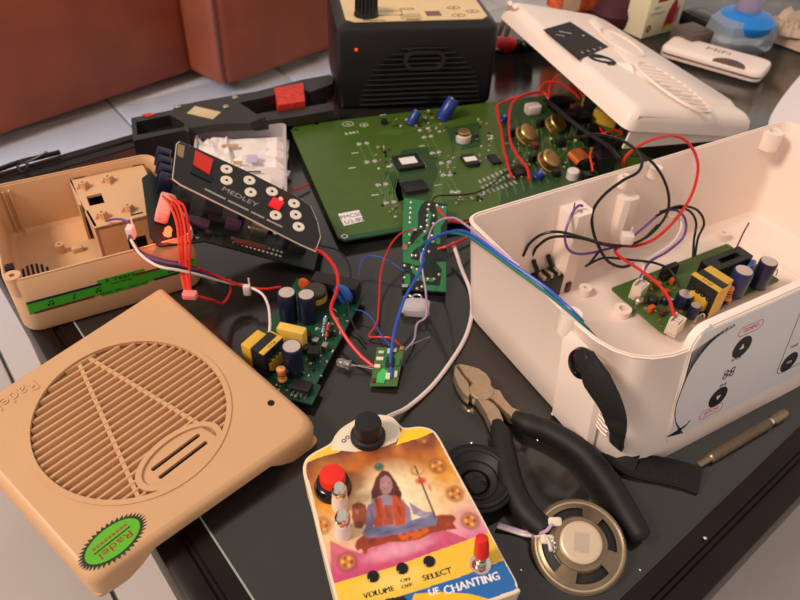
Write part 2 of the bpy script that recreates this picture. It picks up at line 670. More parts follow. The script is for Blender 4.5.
# ------------------------------------------------------------------ polygon tools
def offset_poly(pts, d):
    """inset a convex counter-clockwise polygon by d"""
    n = len(pts)
    out = []
    for i in range(n):
        a, b, c = Vector(pts[i - 1]), Vector(pts[i]), Vector(pts[(i + 1) % n])
        e1, e2 = (b - a).normalized(), (c - b).normalized()
        n1, n2 = Vector((-e1.y, e1.x)), Vector((-e2.y, e2.x))
        k = (n1 + n2)
        out.append(tuple(b + k * (d / max(0.2, k.dot(n1)))))
    return out


def round_poly(pts, r, n=5):
    out = []
    m = len(pts)
    rs = r if isinstance(r, (list, tuple)) else [r] * m
    for i in range(m):
        a, b, c = Vector(pts[i - 1]), Vector(pts[i]), Vector(pts[(i + 1) % m])
        p = b + (a - b).normalized() * rs[i]
        q = b + (c - b).normalized() * rs[i]
        for k in range(n + 1):
            t = k / n
            v = p * (1 - t) ** 2 + b * 2 * t * (1 - t) + q * t * t
            out.append((v.x, v.y))
    return out


def z3(pts, z):
    return [(x, y, z) for x, y in pts]


# ================================================================== white radio base
WB = thing('radio_base', 'open white plastic radio case bottom half holding wires and a power board', 'radio case', (13.74, 25.49, 0), 0.54)
WBM = Matrix.Translation(Vector((13.74, 25.49, 0))) @ Matrix.Rotation(0.54, 4, 'Z')
WBI = WBM.inverted()


def wl(u, v, z):
    """photo pixel at height z in the white base's own frame"""
    return WBI @ P(u, v, z)


WL, WW, WH, WT = 31.0, 15.8, 8.9, 0.91
b = MB()


XO = 0.5      # the left end wall stands a little further out


def yfront(z):
    """the front wall leans inwards as it rises"""
    return -0.72 + 0.12 * z


def wring(g, z, r):
    k = max(0.3, min(1.0, r / 3.0))
    q = round_poly([(-g - XO, -g), (WL + g, -g), (WL + g, WW + g), (-g - XO, WW + g)], [4.6 * k, 2.9 * k, 1.2 * k, 1.2 * k], 6)
    y1 = WW + g
    yf = yfront(z) + (WT - 0.05 - g if z > WH - 0.3 else 0) * 0.8 + (0.4 if g < 0.03 and 0.25 < z < 8 else 0)
    return [(x, y1 - (y1 - y) * (y1 - yf) / (y1 + g), z) for x, y in q]


rings = [wring(-0.6, 0, 2.0), wring(-0.15, 0.12, 2.3), wring(0.05, 0.5, 2.4), wring(0.30, 3, 2.6), wring(WT - 0.12, WH - 0.12, 3.0), wring(WT - 0.05, WH, 3.0),
         wring(WT - 0.32, WH, 2.8), wring(WT - 0.36, WH - 0.15, 2.75), wring(0.02, 3, 2.35), wring(-0.25, 0.6, 2.1), wring(-0.7, 0.3, 1.8)]
b.loft(rings)
shell = b.build('case_shell', M_white, WB)
# rim lip
b = MB()
b.loft([wring(WT - 0.16, WH - 0.02, 2.9), wring(WT - 0.14, WH + 0.14, 2.9), wring(WT - 0.24, WH + 0.14, 2.8), wring(WT - 0.26, WH - 0.02, 2.8)], closed=True)
b.build('rim_lip', M_white, WB)


def post(x, y, z0, z1, r=0.55, hole=0.22, name='screw_post'):
    b = MB()
    b.plate(circ(r, 16, x, y), (circ(hole, 10, x, y),), z0, z1)
    b.build(name, M_white, WB)


# corner rib column with screw post on the back wall, left
b = MB()
b.plate([(6.9, 16.3), (6.95, 14.9), (7.3, 14.5), (8.5, 14.5), (8.9, 14.9), (8.95, 16.3)], (circ(0.25, 8, 7.9, 15.1),), 0.35, 7.6)
b.build('screw_column', M_white, WB)
b = MB()
b.plate([(12.6, 16.3), (12.65, 15.3), (13.0, 15.0), (13.8, 15.0), (14.1, 15.3), (14.2, 16.3)], (), 0.35, 7.0)
b.build('screw_column', M_white, WB)
for (u, v) in ((622, 176), (652, 166), (770, 131)):
    q = wl(u, v, 8.6)
    rr = 0.85 if u == 770 else 0.5
    b = MB()
    b.plate(circ(rr, 16, q.x, 16.0), (circ(rr * 0.4, 10, q.x, 16.0),), 7.9 if rr < 0.6 else 7.2, 8.75)
    b.build('rim_boss', M_white, WB)
# floor bosses and ribs
q = wl(622, 312, 0.5)
b = MB()
b.plate([(q.x + x, q.y + y) for x, y in rrect(1.3, 1.3, 0.6, 4)], (circ(0.32, 12, q.x, q.y),), 0.28, 0.9)
b.build('floor_boss', M_white, WB)
for (c, s) in (((5.0, 9.0, 0.4), (0.18, 6, 0.3)), ((8.5, 5.5, 0.36), (9, 0.12, 0.2)), ((15, 2.4, 0.36), (12, 0.12, 0.2)), ((26.5, 8, 0.4), (0.18, 10, 0.3))):
    MB().box(c, s).build('floor_rib', M_white, WB)
for (x, y) in ((9.0, 13.6), (24.9, 13.9), (24.9, 6.3)):
    post(x, y, 0.28, 1.0, 0.5, 0.18, 'floor_post')
# strap mount and grip ribs outside the end wall (x ~ 0 side)


def endx(z):
    return -(0.05 + (WT - 0.05) * max(0, (z - 0.5)) / (WH - 0.5)) - 0.02 - XO


b = MB()
rg = []
for z, y0, y1 in ((0.4, 1.6, 5.4), (7.6, 1.9, 5.6), (8.2, 2.2, 5.4)):
    x = endx(z)
    d = 0.28 if z < 8 else 0.0
    rg.append([(x + 0.1, y1, z), (x - d, y1 - 0.25, z), (x - d, y0 + 0.25, z), (x + 0.1, y0, z)])
b.loft(rg)
b.build('strap_mount', M_white, WB)
for i in range(12):
    z = 3.0 + i * 0.36
    x = endx(z) - 0.0
    MB().tube([(x + 0.05, 1.75, z), (x - 0.02, 1.2, z), (x + 0.04, 0.85, z)], 0.07, 6).build('grip_rib', M_white, WB)
q = wl(571, 321, 8.4)
b = MB()
b.plate(circ(0.62, 16, -0.55 - XO, q.y), (circ(0.26, 10, -0.55 - XO, q.y),), 7.6, WH + 0.16)
b.build('rim_boss', M_white, WB)

# raised front panel carrying the printed sticker
pb0 = Vector((3.0, -0.66, 0.9))
pt0 = Vector((3.0, 0.46, 10.2))
pe = (pt0 - pb0)
PH = pe.length
pe.normalize()
pn = Vector((1, 0, 0)).cross(pe)     # points outwards (towards -y)
b = MB()
out = rrect(WL - 3.6, PH, 1.2, 5, (WL - 3.6) / 2, PH / 2)
b.M = Matrix.Translation(pb0) @ Matrix((Vector((1, 0, 0)), pe, pn)).transposed().to_4x4()
b.plate(out, (), -0.55, -0.06)
b.plate(rrect(WL - 3.9, PH - 0.3, 1.1, 5, (WL - 3.6) / 2, PH / 2), (), -0.06, 0.0)
PANM = WBM @ b.M
fp = b.build('front_panel', M_white, WB)
M_sheet = mat('white sticker sheet', (226, 222, 222), 0.4, var=0.01)
b2 = MB()
b2.M = b.M.copy()
b2.plate(rrect(WL - 4.1, PH - 1.1, 1.0, 5, (WL - 3.6) / 2, PH / 2 + 0.3), (), 0.0, 0.03)
st = b2.build('printed_sticker', M_sheet, WB)


def pl(u, v):
    """photo pixel on the front panel -> panel x, y"""
    n = (PANM.to_3x3() @ Vector((0, 0, 1))).normalized()
    q = on_plane(u, v, PANM @ Vector((0, 0, 0.03)), n)
    r = PANM.inverted() @ q
    return r.x, r.y


def stick(name, fn, m):
    k = MB()
    k.M = b2.M
    fn(k)
    return k.build(name, m, st)


for (u, v, t) in ((742, 347, 'up'), (718, 397, 'down'), (789, 362, 'word')):
    x, y = pl(u, v)
    k = MB()
    k.M = b2.M
    k.plate(circ(0.8, 24, x, y), (), 0.03, 0.045)
    bt = k.build('printed_button', M_ink, st)
    k = MB()
    k.M = b2.M
    if t == 'word':
        k.text('VOL', 0.3, (x, y, 0.045), (1, 0, 0), (0, 1, 0), 0.0, 0.01)
    else:
        d = 1 if t == 'up' else -1
        k.plate([(x - 0.2, y - 0.13 * d), (x + 0.2, y - 0.13 * d), (x, y + 0.24 * d)], (), 0.045, 0.055)
    k.build('button_mark', M_sheet, bt)
for (u, v, t) in ((736, 359, 'PITCH'), (723, 385, 'FINE'), (794, 346, 'TUNE')):
    x, y = pl(u, v)
    stick('lettering', lambda k: k.text(t, 0.3, (x, y, 0.03), (1, 0, 0), (0, 1, 0), 0.0, 0.012), M_ink)
x, y = pl(729, 373)
for dx, dy in ((-0.3, 0.18), (0.3, 0.18), (-0.3, -0.18), (0.3, -0.18), (0, 0)):
    stick('ring_print', lambda k: k.plate(circ(0.2, 14, x + dx, y + dy), (circ(0.13, 14, x + dx, y + dy),), 0.03, 0.045), M_ink)
x0, y0 = pl(775, 376)
stick('frame_print', lambda k: k.plate(rrect(7, 5.5, 0.5, 4, x0 + 3.5, y0 + 2.75), (rrect(6.92, 5.42, 0.46, 4, x0 + 3.5, y0 + 2.75),), 0.03, 0.045), M_ink)


def hatch(k):
    pts = [pl(*a) for a in [(690, 420), (683, 428), (677, 426), (675, 412), (681, 391), (693, 365), (712, 341), (735, 325)]]
    cu = smooth_path([(p[0], p[1], 0.04) for p in pts], 5)
    k.tube(cu, 0.03, 5)
    for i in range(24):
        t = i / 23.0
        a = cu[int(2 + t * 10)]
        q = pl(667 + t * 16, 437 - t * 4)
        k.tube([(a.x, a.y, 0.038), (q[0], q[1], 0.038)], 0.018, 4)
    for i in range(26):
        t = i / 25.0
        a = cu[min(len(cu) - 1, int(22 + t * 13))]
        q = pl(692 + t * 40, 352 - t * 28)
        k.tube([(a.x, a.y, 0.038), (q[0], q[1], 0.038)], 0.018, 4)


stick('hatched_border', hatch, M_ink)['kind'] = 'stuff'
for (u, v) in ((751, 328), (711, 411)):
    x, y = pl(u, v)
    stick('red_outline', lambda k: k.plate(rrect(2.1, 0.72, 0.36, 6, x, y), (rrect(2.02, 0.64, 0.32, 6, x, y),), 0.03, 0.045), M_redink)
    stick('red_lettering', lambda k: k.text('TEMPO' if u > 730 else 'PITCH', 0.44, (x, y, 0.03), (1, 0, 0), (0, 1, 0), 0.0, 0.012), M_redink)
# chrome tube stands in for the highlight on the panel's top corner
b = MB()
b.M = b2.M
b.tube([(0.25, PH - 1.1, 0.0), (0.7, PH - 0.3, -0.05), (1.3, PH - 0.02, -0.1)], 0.09, 6)
b.build('corner_highlight', M_chrome, WB)

# ================================================================== beige base
BBo = Vector((-26.42, 34.3, 0))
BB = thing('beige_case_base', 'open beige plastic case bottom with battery compartment and green warranty label', 'radio case', BBo, 0.53)
BBM = Matrix.Translation(BBo) @ Matrix.Rotation(0.53, 4, 'Z')
BBI = BBM.inverted()


def bl(u, v, z):
    return BBI @ P(u, v, z)


BL, BW, BH = 12.95, 13.0, 4.78
b = MB()


def bring(g, z, r):
    return z3(rrect(BL + 2 * g, BW + 2 * g, r, 5, BL / 2, BW / 2), z)


b.loft([bring(-0.4, 0, 1.0), bring(-0.1, 0.1, 1.2), bring(0, 0.4, 1.2), bring(0.02, BH - 0.12, 1.2), bring(-0.05, BH, 1.15), bring(-0.22, BH, 1.05), bring(-0.26, BH - 0.1, 1.0), bring(-0.3, 0.6, 0.9), bring(-0.6, 0.3, 0.7)])
b.build('case_shell', M_beige2, BB)
b = MB()
b.plate(rrect(BL - 0.06, BW - 0.06, 1.15, 5, BL / 2, BW / 2), (rrect(BL - 0.3, BW - 0.3, 1.05, 5, BL / 2, BW / 2),), BH - 0.05, BH + 0.13)
b.build('rim_lip', M_beige2, BB)
# battery compartment block
sq = bl(95, 199, 4.2)
zt = 4.15
b = MB()
blk = [(6.6, 4.9), (10.4, 4.9), (11.9, 8.0), (11.9, 12.6), (6.0, 12.6)]
hole = [(sq.x - 0.55, sq.y - 0.75), (sq.x + 0.6, sq.y - 0.75), (sq.x + 0.6, sq.y + 0.75), (sq.x - 0.55, sq.y + 0.75)]
b.plate(blk, (hole,), zt - 0.22, zt)
comp = b.build('compartment_top', M_beige2, BB)
b = MB()
pts = [(6.0, 12.6), (5.85, 9.6), (6.1, 8.6)]
b.loft([[(5.95, 12.6, 0.3), (6.15, 12.6, 0.3), (6.15, 9.4, 0.3), (5.95, 9.4, 0.3)], [(5.95, 12.6, zt), (6.15, 12.6, zt), (6.25, 8.6, zt), (6.05, 8.6, zt)]])
b.build('compartment_wall', M_beige2, BB)
b = MB()
b.loft([[(6.5, 6.3, 0.3), (6.75, 6.3, 0.3), (6.75, 4.9, 0.3), (6.5, 4.9, 0.3)], [(6.3, 7.6, zt), (6.55, 7.6, zt), (6.8, 4.9, zt), (6.55, 4.9, zt)]])
b.build('compartment_wall', M_beige2, BB)
b = MB()
b.plate([(6.55, 0.0), (10.4, 0.0), (10.4, zt - 0.2), (6.55, zt - 0.2)], ([(8.6, 0.5), (10.0, 0.5), (10.0, 2.2), (8.6, 2.2)],), 0, 0.2)
o = b.build('compartment_front', M_beige2, BB)
o.location = (0, 5.1 * S, 0.3 * S)
o.rotation_euler = (PI / 2, 0, 0)
M_dark = mat('painted hole shade', (16, 13, 11), 0.8, var=0)  # shade inside holes and slots, put in as near-black colour
MB().rbox((9.0, 9.0, 1.75), (4.0, 6.4, 2.8), 0.2, 0.1).build('void_shade_block', M_dark, BB)  # dark block stands in for the shade within the compartment
for (u, v) in ((83, 184), (108, 178), (102, 214), (128, 207)):
    q = bl(u, v, 4.5)
    b = MB()
    b.plate(circ(0.3, 10, q.x, q.y), (circ(0.13, 8, q.x, q.y),), zt, zt + 0.55)
    for a in range(4):
        dx, dy = math.cos(a * PI / 2), math.sin(a * PI / 2)
        b.loft([[(q.x + dx * 0.25 - dy * 0.05, q.y + dy * 0.25 + dx * 0.05, zt), (q.x + dx * 0.62 - dy * 0.05, q.y + dy * 0.62 + dx * 0.05, zt), (q.x + dx * 0.62 + dy * 0.05, q.y + dy * 0.62 - dx * 0.05, zt), (q.x + dx * 0.25 + dy * 0.05, q.y + dy * 0.25 - dx * 0.05, zt)],
                [(q.x + dx * 0.25 - dy * 0.05, q.y + dy * 0.25 + dx * 0.05, zt + 0.5), (q.x + dx * 0.32 - dy * 0.05, q.y + dy * 0.32 + dx * 0.05, zt + 0.5), (q.x + dx * 0.32 + dy * 0.05, q.y + dy * 0.32 - dx * 0.05, zt + 0.5), (q.x + dx * 0.25 + dy * 0.05, q.y + dy * 0.25 - dx * 0.05, zt + 0.5)]])
    b.build('screw_boss', M_beige2, comp)
for (u, v) in ((79, 178), (107, 171), (138, 165), (137, 214)):
    q = bl(u, v, zt)
    MB().box((q.x, q.y, zt), (0.9, 0.16, 0.06)).build('slot', M_dark, comp)
# ribs, boss, floor vent
for (u, v) in ((11, 215), (17, 213)):
    q = bl(u, v, 2.5)
    MB().box((q.x, BW - 0.38, 2.4), (0.14, 0.35, 4.0)).build('wall_rib', M_beige2, BB)
q = bl(60, 247, 0.8)
b = MB()
b.plate(circ(0.33, 12, q.x, q.y), (circ(0.14, 8, q.x, q.y),), 0.25, 1.1)
b.build('floor_boss', M_beige2, BB)
q = bl(78, 250, 0.4)
MB().rbox((q.x, q.y, 0.5), (0.9, 0.5, 0.5), 0.15, 0.1).build('floor_clip', M_beige2, BB)
q = bl(33, 272, 0.35)
for i in range(7):
    x = q.x - 1.0 + i * 0.34
    l = 2.2 * math.sqrt(max(0.05, 1 - ((i - 3) / 3.8) ** 2))
    MB().rbox((x, q.y - 1.1 + l / 2, 0.32), (0.17, l, 0.06), 0.08, 0.01).build('vent_slot', M_dark, BB)
b = MB()
b.plate(circ(0.55, 16, 0.62, 0.62), (circ(0.2, 10, 0.62, 0.62),), BH - 1.2, BH + 0.2)
b.build('corner_boss', M_beige2, BB)
for x in (0.75, 0.75):
    pass
MB().box((0.55, 1.9, BH - 0.1), (0.5, 0.7, 0.3)).build('rim_slot', M_dark, BB)
# green label on the front face (faces -y)
b = MB()
b.M = Matrix(((1, 0, 0, 0), (0, 0, -1, -0.02), (0, 1, 0, 0), (0, 0, 0, 1)))
FM = b.M.copy()


def bf(u, v):
    n = (BBM.to_3x3() @ Vector((0, -1, 0)))
    r = BBI @ on_plane(u, v, BBM @ Vector((0, -0.03, 0)), n)
    return r.x, r.z


lp = [bf(26, 303), bf(196, 258), bf(198, 268), bf(30, 315)]
b.plate(lp[::-1] if area2(lp) < 0 else lp, (), 0, 0.02)
lab = b.build('warranty_label', M_greenlabel, BB)
x0, x1 = lp[0][0], lp[1][0]
lm0, lm1 = 0.40, 0.68
zc = (lp[0][1] + lp[3][1]) / 2


def lz(t):
    a = (lp[0][1] * (1 - t) + lp[1][1] * t)
    c = (lp[3][1] * (1 - t) + lp[2][1] * t)
    return a, c


def band(name, t0, t1, top, m, w=0.16):
    k = MB()
    k.M = FM
    a0, c0 = lz(t0)
    a1, c1 = lz(t1)
    X0, X1 = x0 + (x1 - x0) * t0, x0 + (x1 - x0) * t1
    if top:
        o = [(X0, a0 - w), (X1, a1 - w), (X1, a1 + 0.03), (X0, a0 + 0.03)]
    else:
        o = [(X0, c0 - 0.03), (X1, c1 - 0.03), (X1, c1 + w), (X0, c0 + w)]
    k.plate(o, (), 0.02, 0.035)
    k.build(name, m, lab)


k = MB()
k.M = FM
k.plate([(x0 + (x1 - x0) * lm0, lz(lm0)[1] - 0.16), (x0 + (x1 - x0) * lm1, lz(lm1)[1] - 0.16), (x0 + (x1 - x0) * lm1, lz(lm1)[0] + 0.30), (x0 + (x1 - x0) * lm0, lz(lm0)[0] + 0.30)], (), 0.0, 0.021)
k.build('label_middle', M_greenlabel, lab)
M_navy = mat('navy ink', (20, 34, 62), 0.5, var=0)
M_maroon = mat('maroon ink', (92, 38, 30), 0.5, var=0)
band('label_stripe', 0.0, 0.42, True, M_navy)
band('label_stripe', 0.02, 0.36, False, M_maroon)
band('label_stripe', 0.62, 0.98, True, M_maroon)
band('label_stripe', 0.72, 1.0, False, M_navy)
k = MB()
k.M = FM
tx = x0 + (x1 - x0) * 0.53
a, c = lz(0.53)
ang = math.atan2(lz(1)[0] - lz(0)[0], x1 - x0)
ex, ey = (math.cos(ang), math.sin(ang), 0), (-math.sin(ang), math.cos(ang), 0)
k.text('3 Years', 0.52, (tx, a + 0.08, 0.021), ex, ey, 0.0, 0.012, squash=1.35)
k.text('warranty', 0.32, (tx + 0.05, a - 0.27, 0.021), ex, ey, 0.0, 0.012, squash=1.3)
k.text('SMPS  90V - 260V AC', 0.29, (tx + 0.1, c + 0.05, 0.021), ex, ey, 0.0, 0.012, squash=1.3)
for t, s in ((0.11, 2), (0.25, 1), (0.38, 2), (0.82, 2), (0.91, 1)):
    X = x0 + (x1 - x0) * t
    a, c = lz(t)
    z = (a + c) / 2
    for i in range(s):
        k.plate(circ(0.09, 10, X + i * 0.26, z - 0.12), (), 0.02, 0.032)
        k.plate([(X + i * 0.26 + 0.06, z - 0.12), (X + i * 0.26 + 0.1, z - 0.12), (X + i * 0.26 + 0.1, z + 0.18), (X + i * 0.26 + 0.06, z + 0.18)], (), 0.02, 0.032)
    k.plate([(X + 0.06, z + 0.12), (X + 0.1 + (s - 1) * 0.26 + (0.1 if s == 1 else 0), z + 0.12), (X + 0.1 + (s - 1) * 0.26 + (0.1 if s == 1 else 0), z + 0.18), (X + 0.06, z + 0.18)], (), 0.02, 0.032)
k.build('label_lettering', M_ink, lab)

# ================================================================== beige grille lid
Lc = Vector((-15.278, 25.576, 3.0))
LR = Matrix.Rotation(0.893, 3, 'Z') @ Matrix.Rotation(-0.002, 3, 'Y') @ Matrix.Rotation(0.061, 3, 'X')
LR = Matrix.Rotation(0.07, 3, Vector((0.86, 0.51, 0))) @ LR
LM = Matrix.Translation(Lc) @ LR.to_4x4()
LI = LM.inverted()
Ln = LR @ Vector((0, 0, 1))
GL = thing('beige_grille_cover', 'beige plastic case cover with round slatted speaker grille and green starburst sticker', 'radio cover', Lc, rot=LR)


def ll(u, v):
    r = LI @ on_plane(u, v, Lc, Ln)
    return (r.x, r.y)


quad = [ll(90, 586), ll(322, 424), ll(161, 284), ll(-55, 422)]
if area2(quad) < 0:
    quad.reverse()
SD = 2.1
gc = Vector(ll(131.5, 414))
gR = 5.48
# side rings: near-right edge carries the big round-over
rr = [0.9, 1.3, 0.35, 0.6]


def edge_ring(d, k=14):
    """cover outline inset by d, with extra points along every side"""
    q = round_poly(offset_poly(quad, d), rr)
    out = []
    for i in range(4):
        out += q[i * 6:(i + 1) * 6]
        a, c = Vector(q[i * 6 + 5]), Vector(q[((i + 1) % 4) * 6])
        out += [tuple(a.lerp(c, (j + 1) / (k + 1))) for j in range(k)]
    return out


def side_depth(k=14):
    """the long near side is cut away between its two end legs"""
    dz = []
    for i in range(4):
        dz += [SD] * 6
        for j in range(k):
            t = (j + 1) / (k + 1)
            m = min(t, 1 - t)
            dz.append(SD if i != 0 or m < 0.10 else max(0.75, SD - (m - 0.10) * 16))
    return dz


DZ = side_depth()


def er(d, z=None):
    return [(p[0], p[1], z if z is not None else -DZ[i]) for i, p in enumerate(edge_ring(d))]


r_b = edge_ring(0.45)
b = MB()
b.loft([er(0.25), er(0.0), er(0.0, -0.6), er(0.10, -0.25), er(0.25, -0.07), er(0.45, 0)], cap0=False, cap1=False)
b.loft([er(0.25), er(0.25, -0.35), er(0.45, -0.3)], cap0=False, cap1=False)
hc = circ(gR, 72, gc.x, gc.y)
b.plate(r_b, (hc,), -0.3, 0)
b.build('cover_shell', M_beige, GL)
b = MB()
b.plate(circ(gR + 0.28, 72, gc.x, gc.y), (circ(gR - 0.03, 72, gc.x, gc.y),), -0.2, 0.07)
b.build('grille_rim', M_beige, GL)
b = MB()
b.plate(circ(gR + 0.35, 64, gc.x, gc.y), (), -0.55, -0.42)
b.build('grille_backing', M_beige, GL)
sp = 0.475
k = -11
em = Vector(ll(180, 455))
while k <= 12:
    y = gc.y + (k + 0.25) * sp
    hw2 = (gR - 0.04) ** 2 - (y - gc.y) ** 2
    k += 1
    if hw2 < 0.3:
        continue
    hw = math.sqrt(hw2)
    segs = [(gc.x - hw, gc.x + hw)]
    dy = y - em.y
    if abs(dy) < 1.5:
        cut = 2.75 * math.sqrt(max(0, 1 - (dy / 1.5) ** 2))
        segs = [(gc.x - hw, em.x - cut), (em.x + cut, gc.x + hw)]
    for (a, c) in segs:
        if c - a < 0.25:
            continue
        b = MB()
        b.loft([[(x, y - 0.14, -0.44), (x, y - 0.10, -0.14), (x, y - 0.05, -0.08), (x, y + 0.05, -0.08), (x, y + 0.10, -0.14), (x, y + 0.14, -0.44)] for x in (a, c)])
        b.build('grille_slat', M_beige, GL)


def chord(p, q):
    """clip the line p-q to the grille circle"""
    p, q = Vector(p), Vector(q)
    d = (q - p).normalized()
    f = p - gc
    bq = f.dot(d)
    disc = math.sqrt(max(0, bq * bq - (f.dot(f) - (gR - 0.1) ** 2)))
    return p + d * (-bq - disc), p + d * (-bq + disc)


for p, q in ((ll(85, 377), ll(135, 490)), (ll(91, 358), ll(201, 424))):
    a, c = chord(p, q)
    d = (c - a).normalized()
    nrm = Vector((-d.y, d.x)) * 0.12
    b = MB()
    b.plate([tuple(a - nrm), tuple(c - nrm), tuple(c + nrm), tuple(a + nrm)], (), -0.43, -0.12)
    b.build('cross_rib', M_beige, GL)
# oval badge with two slots
b = MB()
sl = [rrect(3.3, 0.26, 0.12, 4, em.x, em.y + 0.38), rrect(3.3, 0.26, 0.12, 4, em.x, em.y - 0.30)]
b.plate(circ(2.5, 48, em.x, em.y, 1.3), sl, -0.42, -0.12)
bd = b.build('oval_badge', M_beige, GL)
b = MB()
b.plate(circ(2.75, 48, em.x, em.y, 1.52), (circ(2.4, 48, em.x, em.y, 1.22),), -0.42, 0.03)
b.build('badge_ring', M_beige, GL)
for s in (0.38, -0.30):
    MB().box((em.x, em.y + s, -0.40), (3.25, 0.24, 0.06)).build('badge_slot', M_dark, bd)
q = ll(271, 403)
b = MB()
b.lathe([(0.22, -0.02), (0.22, 0.012)], 14, (q[0], q[1], 0))
b.build('screw_hole', M_dark, GL)
# embossed maker's name, seen upside down
a = ll(35, 384)
b = MB()
b.text('Radel', 1.12, (a[0] + 0.15, a[1], 0), (-1, 0, 0), (0, -1, 0), -0.02, 0.07, align='LEFT', squash=1.0)
b.build('embossed_lettering', M_beige, GL)
# starburst sticker
sc = Vector(ll(113, 541))
sb, si = [], []
for i in range(80):
    a = 2 * PI * i / 80
    r = 1.0 if i % 2 == 0 else 0.84
    sb.append((sc.x + 1.92 * r * math.cos(a), sc.y + 1.05 * r * math.sin(a)))
M_burst = mat('dark green burst', (26, 52, 30), 0.45, var=0)
b = MB()
b.plate(sb, (), 0.0, 0.02)
ss = b.build('starburst_sticker', M_burst, GL)
b = MB()
b.plate(circ(1.52, 40, sc.x, sc.y, 0.80), (), 0.02, 0.03)
M_lgreen = mat('leaf green print', (92, 176, 34), 0.45, var=0.02)
b.build('green_field', M_lgreen, ss)
b = MB()
b.text('Radel', 0.56, (sc.x, sc.y - 0.26, 0.03), (-1, 0, 0), (0, -1, 0), 0.0, 0.01, squash=1.55)
b.build('sticker_lettering', mat('brick red print', (150, 40, 34), 0.5, var=0), ss)
b = MB()
b.box((sc.x, sc.y + 0.04, 0.033), (2.1, 0.07, 0.01))
b.build('sticker_line', M_ink, ss)
b = MB()
for i in range(9):
    b.box((sc.x - 0.9 + i * 0.225, sc.y + 0.28, 0.033), (0.17, 0.14, 0.01))
b.build('sticker_small_print', mat('rust print', (150, 80, 40), 0.5, var=0), ss)
# corner feet of the cover
for (i, f) in ((0, 0.10), (1, 0.10)):
    a, c = Vector(quad[i]), Vector(quad[(i + 1) % 4])
for i in range(4):
    c = Vector(quad[i])
    d = (gc - c).normalized()
    c = c + d * 0.95
    MB().rbox((c.x, c.y, -SD - 0.0), (1.2, 1.2, 0.4), 0.3, 0.08).build('cover_foot', M_beige, GL)
# ================================================================== chanting box in the foreground
CZ = 2.4
CB = thing('chanting_box', 'small cream chanting box with a colourful printed deity panel, knob and switches', 'music box', P(420, 530, 0), 0.35)
CBM = Matrix.Translation(P(420, 530, 0)) @ Matrix.Rotation(0.35, 4, 'Z')
CBI = CBM.inverted()


def cl(u, v, z=CZ):
    r = CBI @ P(u, v, z)
    return (r.x, r.y)


outl_px = [(349, 645), (336, 600), (320, 540), (308, 490), (303, 471), (305, 460), (312, 453), (323, 447), (331, 442), (335, 435), (341, 428), (350, 422), (362, 416), (378, 414), (391, 416), (397, 421), (404, 427), (420, 426), (432, 429), (440, 438), (455, 466), (480, 512), (503, 556), (516, 580), (518, 588), (514, 594), (440, 618)]
outl = [(q.x, q.y) for q in smooth_path([(*cl(*p), 0) for p in outl_px + outl_px[:1]], 4)[:-1]]
if area2(outl) < 0:
    outl.reverse()
cen = Vector((sum(p[0] for p in outl) / len(outl), sum(p[1] for p in outl) / len(outl)))


def shrink(o, d):
    r = []
    for p in o:
        v = Vector(p) - cen
        r.append(tuple(cen + v * (1 - d / v.length)))
    return r


b = MB()
b.loft([z3(shrink(outl, 0.35), 0), z3(shrink(outl, 0.12), 0.15), z3(outl, CZ - 0.35), z3(outl, CZ - 0.06), z3(shrink(outl, 0.06), CZ)], cap1=False)
b.plate(shrink(outl, 0.06), (), CZ - 0.1, CZ)
M_creambox = mat('cream plastic', (238, 218, 190), 0.4, var=0.02)
b.build('body', M_creambox, CB)

# ---- printed face: colours painted on a fine grid, drawn with photo-measured outlines
lo = (min(p[0] for p in outl), min(p[1] for p in outl))
hi = (max(p[0] for p in outl), max(p[1] for p in outl))
RES = 0.034
NX, NY = int((hi[0] - lo[0]) / RES) + 1, int((hi[1] - lo[1]) / RES) + 1
gxs = lo[0] + np.arange(NX) * RES
gys = lo[1] + np.arange(NY) * RES
GX, GY = np.meshgrid(gxs, gys)            # [NY, NX]
IMG = np.zeros((NY, NX, 3))


def L3(c):
    return np.array(lin(c)[:3])


def inside(poly):
    m = np.zeros(GX.shape, bool)
    n = len(poly)
    for i in range(n):
        x1, y1 = poly[i]
        x2, y2 = poly[(i + 1) % n]
        if y1 == y2:
            continue
        c = ((y1 > GY) != (y2 > GY)) & (GX < (x2 - x1) * (GY - y1) / (y2 - y1) + x1)
        m ^= c
    return m


def px(pts):
    return [cl(*p) for p in pts]


def paint(mask, col, a=1.0):
    IMG[mask] = IMG[mask] * (1 - a) + L3(col) * a


def soft(cx, cy, rx, ry, col, a=1.0, p=2.0):
    x, y = cl(cx, cy)
    k = RPX
    d = ((GX - x) / (rx * k)) ** 2 + ((GY - y) / (ry * k * 1.3)) ** 2
    w = (np.clip(1 - d, 0, 1) ** p * a)[..., None]
    IMG[:] = IMG * (1 - w) + L3(col) * w


RPX = 8.6 / 190.0        # cm per photo pixel on the panel
yy = (GY - lo[1]) / (hi[1] - lo[1])
xx = (GX - lo[0]) / (hi[0] - lo[0])
